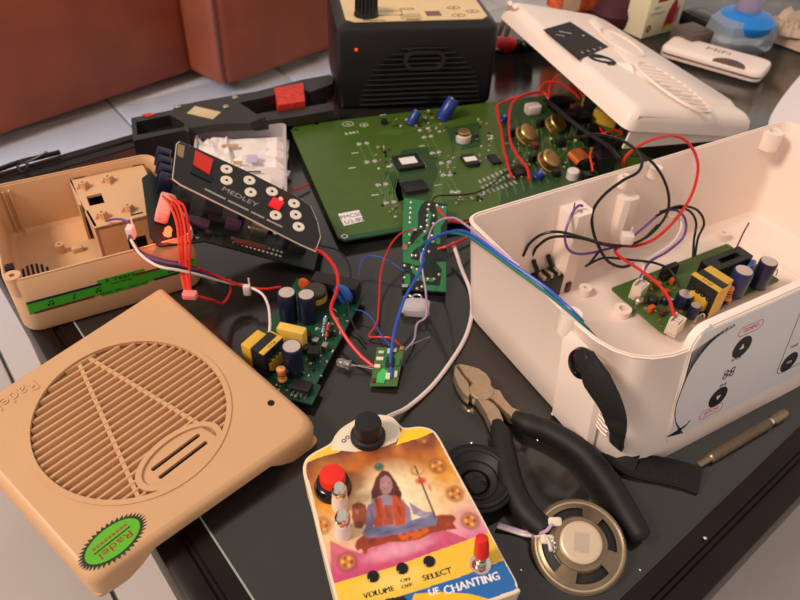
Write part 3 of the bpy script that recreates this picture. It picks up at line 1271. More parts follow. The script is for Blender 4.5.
# sunset gradient
stops = [(0.0, (232, 178, 40)), (0.20, (205, 60, 110)), (0.30, (226, 150, 170)), (0.42, (240, 200, 150)), (0.58, (226, 156, 56)), (0.74, (168, 88, 40)), (0.84, (104, 52, 46)), (1.0, (92, 56, 54))]
for ch in range(3):
    IMG[..., ch] = np.interp(yy, [s[0] for s in stops], [L3(s[1])[ch] for s in stops])
soft(395, 500, 66, 48, (250, 236, 196), 0.95, 1.1)
soft(352, 470, 30, 26, (206, 120, 44), 0.7)
soft(372, 444, 60, 14, (104, 52, 44), 0.75)
soft(428, 442, 26, 14, (120, 62, 40), 0.7)
soft(455, 450, 30, 30, (244, 176, 40), 0.7)
soft(345, 535, 40, 26, (236, 190, 150), 0.5)
soft(330, 480, 26, 40, (226, 160, 44), 0.6)
soft(380, 440, 40, 16, (130, 66, 40), 0.6)
soft(360, 455, 18, 14, (204, 116, 50), 0.8)
soft(398, 450, 14, 12, (212, 130, 60), 0.8)
soft(470, 520, 24, 30, (206, 120, 150), 0.6)
soft(400, 548, 56, 14, (244, 190, 200), 0.7, 1.0)
# magenta ground
paint(inside(px([(331, 575), (330, 540), (345, 548), (360, 553), (385, 543), (410, 538), (440, 528), (470, 540), (495, 545), (482, 552), (420, 558), (385, 570), (334, 584)])), (196, 46, 104), 0.75)
soft(400, 549, 50, 9, (240, 170, 190), 0.8, 1.0)
# tiger skin mat
paint(inside(px([(355, 546), (357, 540), (364, 535), (380, 530), (400, 524), (425, 519), (440, 515), (453, 515), (456, 519), (453, 523), (457, 529), (448, 530), (432, 533), (418, 540), (404, 542), (390, 542), (375, 547), (368, 549), (365, 556), (362, 549), (357, 551)])), (150, 58, 28))
paint(inside(px([(395, 531), (420, 522), (430, 531), (416, 540), (402, 541)])), (206, 92, 26))
for (u, v) in ((404, 534), (412, 531), (420, 530), (410, 538), (424, 526), (437, 520), (447, 522)):
    soft(u, v, 4, 2.4, (110, 34, 18), 0.8)
# hair, face, torso, arms, legs
paint(inside(px([(376, 478), (382, 470), (389, 472), (396, 482), (402, 494), (400, 503), (372, 505), (371, 492)])), (96, 38, 34))
paint(inside(px([(371, 500), (385, 494), (400, 498), (410, 508), (412, 522), (402, 528), (376, 530), (370, 515)])), (150, 132, 150))
paint(inside(px([(374, 500), (381, 497), (384, 512), (383, 529), (374, 527)])), (186, 72, 34))
paint(inside(px([(392, 495), (400, 497), (406, 510), (405, 524), (396, 527), (393, 512)])), (190, 76, 36))
paint(inside(px([(384, 505), (392, 505), (394, 524), (384, 526)])), (176, 80, 46))
paint(inside(px([(380, 479), (386, 475), (391, 479), (393, 487), (389, 494), (383, 494), (380, 488)])), (172, 130, 132))
for (u, v) in ((383.5, 483), (389, 482.5)):
    soft(u, v, 1.6, 1.0, (50, 30, 40), 0.9)
soft(386.5, 489.5, 2.4, 0.9, (120, 50, 56), 0.9)
paint(inside(px([(368, 505), (375, 503), (376, 515), (373, 527), (366, 529), (364, 518)])), (128, 112, 142))
paint(inside(px([(409, 502), (415, 506), (424, 512), (434, 512), (436, 518), (424, 518), (413, 514)])), (148, 132, 156))
paint(inside(px([(365, 528), (380, 526), (398, 528), (412, 520), (432, 515), (438, 519), (436, 525), (420, 529), (404, 533), (382, 537), (368, 538), (362, 534)])), (116, 116, 150))
soft(425, 516, 9, 3, (176, 164, 190), 0.8)
soft(378, 531, 12, 3.5, (96, 100, 140), 0.8)
# bull's head by the knee
paint(inside(px([(352, 505), (358, 502), (366, 505), (367, 520), (362, 529), (355, 528), (352, 518)])), (150, 74, 50))
soft(357, 512, 3, 4, (196, 130, 90), 0.8)
soft(379, 467, 7.0, 5.0, (40, 96, 84), 1.0, 0.3)
soft(378, 465.5, 1.8, 1.4, (140, 180, 160), 0.8)
# trident with red drum
paint(inside(px([(414, 466), (415.4, 465.5), (436, 517), (434.5, 517.5)])), (96, 44, 30))
for pts in ([(409.5, 463), (411, 462.5), (413, 472), (418, 475), (417, 477), (411, 474)], [(423, 468), (424.5, 469), (423, 474), (418, 477), (417.5, 475), (421.5, 472)], [(411.5, 458.5), (413.5, 465), (416, 470), (414.5, 471), (412, 466)]):
    paint(inside(px(pts)), (206, 150, 80))
soft(421, 481, 8, 4.5, (204, 60, 36), 1.0, 0.6)
soft(430, 488, 3, 6, (206, 60, 40), 0.8)
# medallions
for (u, v, a) in ((422, 438, 0.45), (437.5, 466, 1), (455, 494, 1), (470, 521, 1), (347, 562, 1), (322, 526, .9)):
    soft(u, v, 13, 10, (120, 60, 40), 0.9 * a, 0.6)
    soft(u, v, 9.5, 7.4, (206, 130, 50), 1.0 * a, 0.4)
    for k in range(6):
        soft(u + 4.5 * math.cos(k * 1.05), v + 4 * math.sin(k * 1.05), 2.2, 2, (236, 196, 110) if k % 2 else (130, 50, 40), 0.9 * a, 0.6)
# folds, shading strokes and painterly mottling of the printed figure
for (u, v, rx, ry, c, a) in ((379, 512, 2.2, 9, (120, 40, 24), .7), (399, 510, 2.2, 9, (124, 44, 26), .7), (388, 514, 2.0, 8, (120, 50, 34), .6), (372, 515, 2.2, 9, (92, 80, 112), .7), (404, 503, 2, 6, (96, 84, 116), .6), (386, 533, 14, 2.4, (78, 80, 118), .7), (412, 526, 12, 2.2, (84, 84, 122), .7), (376, 500, 3, 10, (70, 26, 26), .7), (398, 494, 3, 9, (70, 26, 26), .7), (386, 484, 4, 5, (188, 146, 142), .5), (372, 541, 6, 3, (104, 36, 20), .7), (448, 524, 6, 3, (190, 88, 34), .6), (360, 524, 3, 4, (100, 44, 32), .7), (383, 519, 6, 3, (200, 96, 50), .5), (421, 513, 7, 2.4, (190, 178, 200), .6)):
    soft(u, v, rx, ry, c, a, 1.0)
rn = np.random.RandomState(2)
small = rn.uniform(0.86, 1.14, (NY // 7 + 3, NX // 7 + 3))
fy, fx = np.arange(NY) / 7.0, np.arange(NX) / 7.0
iy, ix = fy.astype(int), fx.astype(int)
wy, wx_ = (fy - iy)[:, None], (fx - ix)[None, :]
mott = small[iy][:, ix] * (1 - wy) * (1 - wx_) + small[iy + 1][:, ix] * wy * (1 - wx_) + small[iy][:, ix + 1] * (1 - wy) * wx_ + small[iy + 1][:, ix + 1] * wy * wx_
IMG *= mott[..., None]
for _ in range(2):
    IMG[1:-1, 1:-1] = (IMG[1:-1, 1:-1] * 2 + IMG[:-2, 1:-1] + IMG[2:, 1:-1] + IMG[1:-1, :-2] + IMG[1:-1, 2:]) / 6
# yellow control strip and blue banner
strip = px([(331, 584), (390, 568), (420, 557), (470, 539), (488, 533), (500, 545), (530, 605), (345, 660)])
paint(inside(strip), (240, 196, 60))
soft(395, 580, 60, 14, (250, 226, 140), 0.5)
paint(inside(px([(386, 600), (420, 590), (460, 577), (505, 560), (518, 582), (519, 596), (440, 620), (380, 640)])), (34, 104, 176))
paint(inside(px([(350, 640), (386, 599), (404, 596), (440, 640)])), (30, 24, 22))
paint(inside(px([(414, 594), (440, 592), (470, 594), (492, 600), (440, 640), (400, 640)])), (238, 190, 30))
# pale tab round the knob and yellow shoulders
paint(inside(px([(306, 462), (320, 447), (334, 440), (345, 444), (340, 452), (318, 458), (307, 463)])), (240, 200, 60))
paint(inside(px([(396, 446), (402, 428), (430, 426), (436, 431), (420, 438), (400, 444)])), (244, 206, 40))
paint(inside(px([(331, 450), (335, 436), (345, 424), (360, 414), (392, 413), (398, 424), (401, 434), (396, 442), (380, 448), (355, 452)])), (238, 224, 200))


def raster_text(s, size, u, v, col, du, dv, squash=1.0):
    """lettering drawn into the print; (du, dv) photo direction of the baseline"""
    x, y = cl(u, v)
    x2, y2 = cl(u + du * 10, v + dv * 10)
    e = Vector((x2 - x, y2 - y)).normalized()
    n = Vector((-e.y, e.x))
    vs, fs = text_mesh(s)
    for f, off in [(f, o_) for f in fs for o_ in (-0.018, 0.018)]:
        if any(vs[i][2] < 0 for i in f):
            continue
        paint(inside([(x + off + e.x * vs[i][0] * size * squash + n.x * vs[i][1] * size, y + e.y * vs[i][0] * size * squash + n.y * vs[i][1] * size) for i in f]), col)


raster_text('VOLUME', 0.40, 379, 592.5, (40, 30, 24), 1, -0.27, 1.0)
raster_text('ON', 0.25, 405.5, 580, (90, 66, 30), 1, -0.27, 1.3)
raster_text('OFF', 0.25, 407, 586, (90, 66, 30), 1, -0.27, 1.3)
raster_text('SELECT', 0.40, 437, 574.5, (40, 30, 24), 1, -0.3, 1.2)
raster_text('CHANTING', 0.60, 472, 583.5, (244, 240, 236), 1, -0.28, 0.95)
raster_text('UE', 0.48, 434, 592, (244, 240, 236), 1, -0.28, 0.95)
raster_text('\u00d3', 0.1, 345, 441, (60, 40, 110), 1, -0.3)
# small purple scroll beside the knob
for (u, v, r) in ((344, 441, 3.2), (347.5, 437.5, 3.0)):
    x, y = cl(u, v)
    d = np.hypot((GX - x), (GY - y)) / RPX
    paint((d < r) & (d > r - 1.5), (62, 44, 112))
keep = inside(shrink(outl, 0.17))
idx = -np.ones((NY, NX), int)
kq = keep[:-1, :-1] & keep[1:, :-1] & keep[:-1, 1:] & keep[1:, 1:]
use = np.zeros((NY, NX), bool)
use[:-1, :-1] |= kq
use[1:, :-1] |= kq
use[:-1, 1:] |= kq
use[1:, 1:] |= kq
idx[use] = np.arange(use.sum())
vv = np.stack([GX[use], GY[use], np.full(use.sum(), CZ + 0.015)], 1) * S
jj, ii = np.nonzero(kq)
ff = np.stack([idx[jj, ii], idx[jj, ii + 1], idx[jj + 1, ii + 1], idx[jj + 1, ii]], 1)
me = bpy.data.meshes.new('printed_face')
me.from_pydata(vv.tolist(), [], ff.tolist())
at_ = me.color_attributes.new('Print', 'FLOAT_COLOR', 'POINT')
at_.data.foreach_set('color', np.concatenate([IMG[use], np.ones((use.sum(), 1))], 1).astype(np.float32).ravel())
me.materials.append(print_mat('printed panel', 0.3))
pf = bpy.data.objects.new('printed_face', me)
COL.objects.link(pf)
pf.parent = CB

# ---- controls
def at_c(u, v):
    x, y = cl(u, v)
    return (x, y, CZ + 0.015)


M_knob = mat('black knob', (24, 23, 24), 0.5, var=0.1, bump=0.06)
x, y, z = at_c(368, 437)
b = MB()
b.lathe([(1.05, 0), (1.05, 0.22), (0.98, 0.34), (0.84, 0.40), (0.78, 1.35), (0.70, 1.52), (0.5, 1.56)], 28, (x, y, z))
kb = b.build('volume_knob', M_knob, CB)
b = MB()
for i in range(18):
    a = 2 * PI * i / 18
    b.cyl((x + 0.78 * math.cos(a), y + 0.78 * math.sin(a), z + 0.42), (x + 0.73 * math.cos(a), y + 0.73 * math.sin(a), z + 1.1), 0.045, n=5)
b.build('grip_ribs', M_knob, kb)
x, y, z = at_c(333, 488)
b = MB()
b.lathe([(1.05, 0), (1.05, 0.15), (0.98, 0.3), (0.9, 0.62), (0.74, 0.72)], 28, (x, y, z))
kc = b.build('button_collar', M_blackgl, CB)
b = MB()
b.lathe([(0.70, 0.60), (0.71, 1.25), (0.66, 1.33), (0.55, 1.36)], 28, (x, y, z))
b.build('red_button', mat('red button plastic', (226, 42, 26), 0.35, var=0.02), kc)
M_sleeve = mat('white sleeve', (236, 222, 214), 0.4, var=0.02)
for (u, v, h) in ((340, 506, 1.45), (343, 534, 1.5)):
    x, y, z = at_c(u, v)
    b = MB()
    b.lathe([(0.45, 0), (0.45, 0.5), (0.40, h * 0.8)], 18, (x, y, z))
    tg = b.build('lever_sleeve', M_sleeve, CB)
    b = MB()
    b.lathe([(0.38, h * 0.78), (0.41, h), (0.38, h + 0.28), (0.25, h + 0.48), (0.05, h + 0.55)], 18, (x, y, z))
    b.build('chrome_tip', M_chrome, tg)
for (u, v) in ((373, 577), (402, 569), (429, 562)):
    x, y, z = at_c(u, v)
    b = MB()
    b.lathe([(0.30, 0), (0.30, 0.08), (0.24, 0.12)], 16, (x, y, z))
    b.build('push_button', M_blackgl, CB)
x, y, z = at_c(480, 565)
b = MB()
b.plate([(x + 0.52 * math.cos(i * PI / 3 + .2), y + 0.52 * math.sin(i * PI / 3 + .2)) for i in range(6)], (circ(0.3, 16, x, y),), z, z + 0.22)
b.lathe([(0.56, 0), (0.56, 0.06)], 20, (x, y, z))
nut = b.build('switch_nut', M_chrome, CB)
b = MB()
b.lathe([(0.28, 0), (0.28, 0.5), (0.22, 0.55)], 16, (x, y, z))
b.build('threaded_bush', M_steel, CB)
b = MB()
b.tube([(x, y, z + 0.5), (x + 0.03, y + 0.12, z + 0.95)], 0.17, 10)
b.build('switch_lever', M_steel, CB)
b = MB()
b.tube([(x + 0.02, y + 0.06, z + 0.75), (x + 0.02, y + 0.12, z + 0.85), (x + 0.03, y + 0.3, z + 1.6), (x + 0.03, y + 0.4, z + 1.95), (x + 0.03, y + 0.42, z + 2.03)], [0.34, 0.40, 0.36, 0.32, 0.18], 14)
b.build('red_lever_cap', mat('red lever plastic', (214, 36, 30), 0.3, var=0.02), CB)
# ================================================================== component builders (parts of a board)
def comp_cap(parent, base, r, h, m=None, lean=(0, 0), n=22, stripe=True):
    d = Vector((lean[0], lean[1], 1)).normalized()
    b = MB()
    b.lathe([(r * 0.93, 0), (r, 0.06), (r, 0.14), (r * 0.95, 0.2), (r, 0.27), (r, h - 0.1), (r * 0.95, h - 0.02), (r * 0.84, h)], n, base, axis=d)
    c = b.build('capacitor', m or M_capnavy, parent)
    b = MB()
    b.lathe([(r * 0.84, h - 0.01), (r * 0.84, h + 0.012)], n, base, axis=d)
    b.build('can_top', M_captop, c)
    if stripe:
        b = MB()
        u = d.orthogonal().normalized()
        w = d.cross(u)
        rings = []
        for z in (0.35, h - 0.15):
            rings.append([Vector(base) + d * z + (u * math.cos(a) + w * math.sin(a)) * (r + 0.008) for a in (0.2, 0.35, 0.5)] + [Vector(base) + d * z + (u * math.cos(a) + w * math.sin(a)) * (r - 0.02) for a in (0.5, 0.35, 0.2)])
        b.loft(rings)
        b.build('polarity_stripe', M_capstripe, c)
    return c


def comp_ic(parent, c, s, rz=0, pins=6, sides='x', label=None, name='chip'):
    """moulded chip with a row of leads on two sides"""
    b = MB()
    b.rbox((0, 0, s[2] / 2 + 0.05), s, 0.06, 0.05, 2)
    o = b.build(name, M_chip, parent)
    o.location = Vector(c) * S
    o.rotation_euler = (0, 0, rz)
    b = MB()
    for k in range(pins):
        t = (k + 0.5) / pins - 0.5
        for sg in (-1, 1):
            if sides in ('x', 'xy'):
                b.box((sg * (s[0] / 2 + 0.12), t * s[1] * 0.95, 0.06), (0.28, s[1] / pins * 0.45, 0.06))
            if sides in ('y', 'xy'):
                b.box((t * s[0] * 0.95, sg * (s[1] / 2 + 0.12), 0.06), (s[0] / pins * 0.45, 0.28, 0.06))
    b.build('leads', M_solder, o, kind='stuff')
    if label:
        b = MB()
        b.box((0, 0, s[2] + 0.06), (s[0] * label[0], s[1] * label[1], 0.02))
        pp = b.build('paper_label', M_paper, o)
    return o


def comp_disc(parent, base, r, th, m, rz=0, name='disc_capacitor'):
    b = MB()
    ax = Vector((math.sin(rz), -math.cos(rz), 0.0))
    b.lathe([(r * 0.75, -th / 2), (r * 0.95, -th / 3), (r, 0), (r * 0.95, th / 3), (r * 0.75, th / 2)], 20, (base[0], base[1], base[2] + r * 1.02), axis=ax)
    o = b.build(name, m, parent)
    b = MB()
    u = Vector((math.cos(rz), math.sin(rz), 0))
    for s_ in (-1, 1):
        p = Vector(base) + u * r * 0.5 * s_
        b.cyl(p, p + Vector((0, 0, r * 0.35)), 0.035, n=5)
    b.build('leads', M_solder, o, kind='stuff')
    return o


def comp_resistor(parent, a, c, r, m, bands=((150, 70, 30), (40, 30, 30), (190, 60, 30)), name='resistor'):
    a, c = Vector(a), Vector(c)
    d = (c - a)
    L = d.length
    b = MB()
    b.lathe([(r * 0.5, 0), (r, L * 0.06), (r * 1.05, L * 0.2), (r * 0.88, L * 0.3), (r * 0.88, L * 0.7), (r * 1.05, L * 0.8), (r, L * 0.94), (r * 0.5, L)], 14, a, axis=d)
    o = b.build(name, m, parent)
    for i, col in enumerate(bands):
        b = MB()
        z = L * (0.32 + 0.15 * i)
        b.lathe([(r * 0.9, z), (r * 0.93, z), (r * 0.93, z + L * 0.07), (r * 0.9, z + L * 0.07)], 14, a, axis=d)
        b.build('colour_band', mat('band %d %d %d' % col, col, 0.4, var=0), o)
    b = MB()
    b.tube([a - d.normalized() * 0.2, a], 0.03, 5)
    b.tube([c, c + d.normalized() * 0.12], 0.03, 5)
    b.build('leads', M_solder, o, kind='stuff')
    return o


def comp_transformer(parent, c, rz=0, k=1.0):
    t = empty_part('transformer', parent)
    t.location = Vector(c) * S
    t.rotation_euler = (0, 0, rz)
    w, d, h = 2.5 * k, 2.2 * k, 2.3 * k
    MB().rbox((0, 0, 0.16 * k), (w * 1.0, d * 0.95, 0.32 * k), 0.08, 0.04).build('bobbin_base', M_blackgl, t)
    MB().rbox((-w * 0.20, 0, h * 0.5), (w * 0.5, d * 0.92, h * 0.92), 0.06, 0.04).build('ferrite_core', M_chip, t)
    b = MB()
    b.loft([[(-w * 0.44, y, z_) for y, z_ in rrect(d * 0.62, h * 0.5, 0.12, 4, 0, h * 0.36)], [(-w * 0.53, y, z_) for y, z_ in rrect(d * 0.56, h * 0.46, 0.2, 4, 0, h * 0.36)]])
    b.build('winding', M_yellow, t)
    for i in range(4):
        b = MB()
        b.ball((-w * 0.455, -d * 0.27 + d * 0.18 * i, h * 0.60), 0.19 * k, 10, 6)
        b.build('bobbin_lobe', M_blackgl, t)
    b = MB()
    b.rbox((-w * 0.36, 0, h * 0.985), (w * 0.17, d * 0.96, 0.08 * k), 0.04, 0.02)
    b.build('yellow_tape', M_yellow, t)
    b = MB()
    b.rbox((-w * 0.20, -d * 0.475, h * 0.5), (w * 0.5, 0.06 * k, h * 0.98), 0.02, 0.01)
    b.build('yellow_tape', M_yellow, t)
    b = MB()
    b.rbox((w * 0.22, d * 0.06, h * 0.46), (w * 0.36, d * 0.82, h * 0.92), 0.08, 0.05)
    b.build('ferrite_core', M_yellow, t)
    b = MB()
    b.text('P111', 0.36 * k, (-w * 0.36, 0, h * 0.985 + 0.04 * k), (0, 1, 0), (-1, 0, 0), 0.004, 0.01, squash=1.1)
    b.build('lettering', M_ink, t)
    return t


def comp_socket(parent, c, rz=0, s=(1.15, 0.75, 1.05)):
    t = MB()
    w, d, h = s
    t.plate([(x, y) for x, y in rrect(w, d, 0.05, 2)], ([(x, y) for x, y in rrect(w - 0.2, d - 0.2, 0.03, 2)],), 0.12, h)
    t.box((0, 0, 0.1), (w, d, 0.2))
    t.box((0, d / 2 - 0.06, h * 0.6), (w * 0.8, 0.14, h * 1.1))
    o = t.build('wire_connector', M_cream, parent)
    o.location = Vector(c) * S
    o.rotation_euler = (0, 0, rz)
    b = MB()
    for k in (-1, 0, 1):
        b.box((k * w * 0.27, 0, h * 0.55), (w * 0.17, d * 0.55, h * 0.8))
    b.build('crimp_plug', M_wwhite, o)
    return o


def clutter(parent, name, spots, seed, zt, mats_, smin=0.1, smax=0.28):
    """tiny surface parts too small to pick apart"""
    rnd = random.Random(seed)
    for mi, m in enumerate(mats_):
        b = MB()
        for i, (x, y) in enumerate(spots):
            if i % len(mats_) != mi:
                continue
            w, d, h = rnd.uniform(smin, smax), rnd.uniform(smin, smax), rnd.uniform(0.06, 0.2)
            b.box((x, y, zt + h / 2), (w, d, h), rnd.choice((0, 0, PI / 2, 0.3)))
        b.build(name, m, parent, kind='stuff')


def rnd_spots(n, x0, x1, y0, y1, seed):
    r = random.Random(seed)
    return [(r.uniform(x0, x1), r.uniform(y0, y1)) for _ in range(n)]


# ================================================================== large green circuit board
MZ = 0.8
MP = thing('large_circuit_board', 'large green circuit board with chips, gold cans and a handwritten sticker', 'circuit board', (-5.27, 46.36, 0), 0.36)
MPM = Matrix.Translation(Vector((-5.27, 46.36, 0))) @ Matrix.Rotation(0.36, 4, 'Z')
MPI = MPM.inverted()


def ml(u, v, z=MZ):
    r = MPI @ P(u, v, z)
    return Vector((r.x, r.y))


ML, MW = 33.5, 20.4
h1, h2 = ml(296, 131), ml(339, 236)
b = MB()
b.plate([(0, 0.5), (0.4, 0), (ML, 0), (ML, MW), (3.2, MW), (3.05, MW - 0.35), (2.75, MW - 0.35), (2.6, MW), (0.7, MW), (0, MW - 0.8)], (circ(0.17, 10, 0.55, MW - 0.9), circ(0.17, 10, 0.55, 0.5)), MZ - 0.17, MZ)
b.build('board', M_pcb, MP)
b = MB()
b.plate([(0.3, -0.03), (6.5, -0.03), (6.5, 0.55), (0.3, 0.55)], (), MZ, MZ + 0.012)
b.build('edge_plane', M_pcbd, MP)
for (x, y) in ((0.55, MW - 0.9), (0.55, 0.5)):
    b = MB()
    b.plate(circ(0.30, 16, x, y), (circ(0.17, 12, x, y),), MZ, MZ + 0.02)
    b.build('mounting_ring', M_solder, MP)
for (x, y) in ((2, 2), (2, 18), (31, 2), (31, 18), (16, 10)):
    MB().cyl((x, y, 0), (x, y, MZ - 0.17), 0.35, n=10).build('support_foot', M_blackmt, MP)
# darker ground-plane regions
for reg in ([(402, 150), (432, 147), (440, 180), (428, 205), (402, 210), (388, 175)], [(447, 128), (478, 122), (482, 146), (452, 152)], [(498, 100), (600, 90), (610, 200), (500, 205), (505, 150)], [(384, 172), (396, 170), (404, 200), (392, 204)]):
    o_ = [tuple(ml(*p)) for p in reg]
    o_ = o_ if area2(o_) > 0 else o_[::-1]
    b = MB()
    b.plate(o_, (), MZ, MZ + 0.008)
    b.build('copper_plane', mat('dark ground plane', (40, 70, 30), 0.4, var=0.1, scale=120), MP)
# traces
b = MB()
rt = random.Random(4)
pairs = [((359, 144), (367, 143)), ((367, 162), (375, 161)), ((378, 185), (386, 184)), ((386, 203), (394, 202)), ((424, 137), (431, 136)), ((432, 153), (439, 152)), ((443, 175), (450, 175)), ((452, 192), (458, 192)), ((441, 163), (449, 162)), ((420, 130), (428, 128))]


def tr(pts, w=0.05):
    q = [ml(*p) for p in pts]
    for a, c in zip(q[:-1], q[1:]):
        d = (c - a)
        if d.length < 1e-3:
            continue
        n = Vector((-d.y, d.x)).normalized() * w
        b.plate([tuple(a - n), tuple(c - n), tuple(c + n), tuple(a + n)], (), MZ, MZ + 0.012)


for (p, q) in zip(pairs[:3:2] + pairs[4:6:2] + pairs[6:7], pairs[1:4:2] + pairs[5:7:2] + pairs[7:8]):
    for i in range(2):
        tr([p[i], q[i]])
for i in range(5):
    tr([(432 + i * 2, 205), (434 + i * 2, 185), (440 + i * 3, 172), (446 + i * 3, 150), (452 + i * 3, 140)], 0.03)
for i in range(6):
    tr([(384 + i * 2.5, 203), (382 + i * 2.5, 190), (388 + i * 2, 176), (394 + i, 165)], 0.035)
for i in range(5):
    tr([(375 + i * 3, 133 - i), (398 + i * 3, 135 - i), (418 + i * 3, 128), (446 + i * 3, 121)], 0.03)
for i in range(12):
    x = 500 + i * 8
    tr([(x, 200 - i * 3), (x - 6, 175 - i * 2), (x + 3, 150), (x, 120)], 0.04)
b.build('copper_traces', M_trace, MP, kind='stuff')
b = None
sd = None
for p in pairs:
    for (u, v) in p:
        q = ml(u, v)
        if sd is None:
            b = MB()
            b.ball((0, 0, 0), 0.3, 10, 6, 0.55)
            sd = b.build('solder_joint', M_solder, MP)
            sd.location = Vector((q.x, q.y, MZ)) * S
        else:
            inst(sd, MP, (q.x, q.y, MZ))
# white pad row near the right edge
hs = [ml(480 + i * 4.4, 195 - i * 1.55) for i in range(9)]
pd = None
for q in hs:
    if pd is None:
        b = MB()
        b.box((0, 0, 0), (0.22, 0.55, 0.05))
        pd = b.build('connector_pad', M_solder, MP)
        pd.location = Vector((q.x, q.y, MZ + 0.02)) * S
    else:
        inst(pd, MP, (q.x, q.y, MZ + 0.02))
for j in range(2):
    for i in range(9):
        q = ml(483 + i * 4.2 - j * 3, 188 - i * 1.9 - j * 6)
        inst(pd, MP, (q.x, q.y, MZ + 0.02))
# chips
q = ml(408, 164)
comp_ic(MP, (q.x, q.y, MZ), (2.7, 2.4, 0.34), 0, 14, 'x', (0.6, 0.5))
q = ml(414, 189)
comp_ic(MP, (q.x, q.y, MZ), (2.3, 1.7, 0.34), 0, 12, 'y')
q = ml(470, 162)
comp_ic(MP, (q.x, q.y, MZ), (1.4, 1.9, 0.3), 0, 9, 'y', (0.9, 0.42))
q = ml(518, 173)
comp_ic(MP, (q.x, q.y, MZ), (1.5, 1.5, 0.4), 0.2, 8, 'y')
q = ml(494, 161)
comp_ic(MP, (q.x, q.y, MZ), (0.9, 1.6, 0.3), 0, 6, 'x')
q = ml(384, 124)
comp_ic(MP, (q.x, q.y, MZ), (0.6, 0.5, 0.5), 0, 2, 'y')
# white trimmer with bronze top
q = ml(463, 141)
b = MB()
b.lathe([(0.72, 0), (0.78, 0.2), (0.78, 0.75), (0.7, 0.82)], 22, (q.x, q.y, MZ))
wc = b.build('trimmer', M_wwhite, MP)
b = MB()
b.lathe([(0.68, 0.80), (0.68, 1.1), (0.6, 1.16)], 22, (q.x, q.y, MZ))
b.build('bronze_cap', M_gold, wc)
b = MB()
b.box((q.x, q.y + 0.1, MZ + 0.85), (1.56, 0.3, 0.28))
b.build('slot_bar', M_chip, wc)
q = ml(410, 125)
comp_cap(MP, (q.x, q.y, MZ), 0.5, 1.6, M_capblue, (0.75, 0.35))
q = ml(441, 120)
comp_cap(MP, (q.x, q.y, MZ), 0.72, 2.5, M_capblue, (0.75, 0.25))
q = ml(502, 122)
comp_cap(MP, (q.x, q.y, MZ), 0.4, 0.8, M_capblue, (0.6, 0.1))
# gold cans on bent leads, leaning towards the viewer
for (u, v) in ((523, 140), (552, 130), (545, 166)):
    q = ml(u, v)
    ax = Vector((0.38, -0.52, 1)).normalized()
    b = MB()
    b.lathe([(1.08, 0.1), (1.18, 0.15), (1.18, 0.3), (1.05, 0.36), (1.05, 1.0), (0.98, 1.1), (0.85, 1.13)], 28, (q.x, q.y, MZ + 0.25), axis=ax)
    g = b.build('gold_can', M_gold, MP, ang=12)
    b = MB()
    for a in range(3):
        b.cyl((q.x + 0.5 * math.cos(a * 2.1), q.y + 0.5 * math.sin(a * 2.1), MZ - 0.02), (q.x + 0.5 * math.cos(a * 2.1), q.y + 0.5 * math.sin(a * 2.1), MZ + 0.4), 0.05, n=6)
    b.build('leads', M_solder, g, kind='stuff')
    comp_ic(MP, (q.x - 0.9, q.y + 1.0, MZ), (0.9, 0.5, 0.8), 0.3, 2, 'y', name='brown_relay')
# white block connector, dark relays, coil, film capacitors at the crowded end
q = ml(532, 113)
b = MB()
b.rbox((q.x, q.y, MZ + 0.5), (1.7, 1.3, 1.0), 0.3, 0.15)
b.build('white_connector', M_wwhite, MP)
for (u, v, s) in ((560, 108, (2.6, 1.8, 1.1)), (573, 123, (3.2, 1.8, 1.3)), (590, 140, (2.2, 2.6, 1.3))):
    q = ml(u, v)
    b = MB()
    b.rbox((q.x, q.y, MZ + s[2] / 2), s, 0.12, 0.08)
    b.build('relay', M_blackgl, MP)
q = ml(580, 165)
b = MB()
for i in range(9):
    a = i * 0.36
    pts = [(q.x + 1.1 * math.cos(t), q.y - 0.9 + i * 0.22, MZ + 0.75 + 0.6 * math.sin(t)) for t in [2 * PI * k / 14 for k in range(15)]]
    b.tube(pts, 0.1, 6)
b.build('copper_coil', M_copper, MP)
b = MB()
b.lathe([(0.55, -1.2), (0.55, 1.2)], 16, (q.x, q.y, MZ + 0.75), axis=(0, 1, 0))
b.build('coil_core', M_chip, MP)
for i in range(4):
    q = ml(569 + i * 5.5, 140 - i * 0.6)
    b = MB()
    b.cyl((q.x, q.y, MZ), (q.x, q.y, MZ + 1.6), 0.12, 0.08, n=8)
    b.build('terminal_pin', M_solder, MP)
q = ml(536, 178)
comp_cap(MP, (q.x, q.y, MZ), 0.5, 0.9, M_capblue, (0.8, -0.2))
q = ml(572, 178)
b = MB()
b.lathe([(0.6, 0), (0.6, 0.8), (0.5, 0.9)], 16, (q.x, q.y, MZ))
b.build('trimmer', M_wwhite, MP)
# small surface parts in clusters
sp_ = []
for (u, v, n, ru, rv) in ((384, 158, 22, 9, 13), (433, 122, 26, 14, 11), (484, 140, 30, 8, 22), (445, 165, 12, 10, 9), (390, 213, 8, 8, 8), (470, 200, 12, 14, 6), (520, 160, 26, 16, 22), (560, 150, 26, 24, 20), (404, 122, 10, 12, 5)):
    for i in range(n):
        q = ml(u + rt.uniform(-ru, ru), v + rt.uniform(-rv, rv))
        if 0.3 < q.x < ML - .3 and 0.2 < q.y < MW - .2:
            sp_.append((q.x, q.y))
clutter(MP, 'surface_parts', sp_, 3, MZ, [M_solder, M_chip, mat('tan ceramic', (176, 140, 100), 0.5, var=0.05), M_silk])
b = MB()
for (u, v, s) in ((352, 133, '6441'), (348, 124, 'o'), (364, 125, 'e')):
    q = ml(u, v)
    b.text(s, 0.8, (q.x, q.y, MZ), (1, 0, 0), (0, 1, 0), 0.0, 0.012)
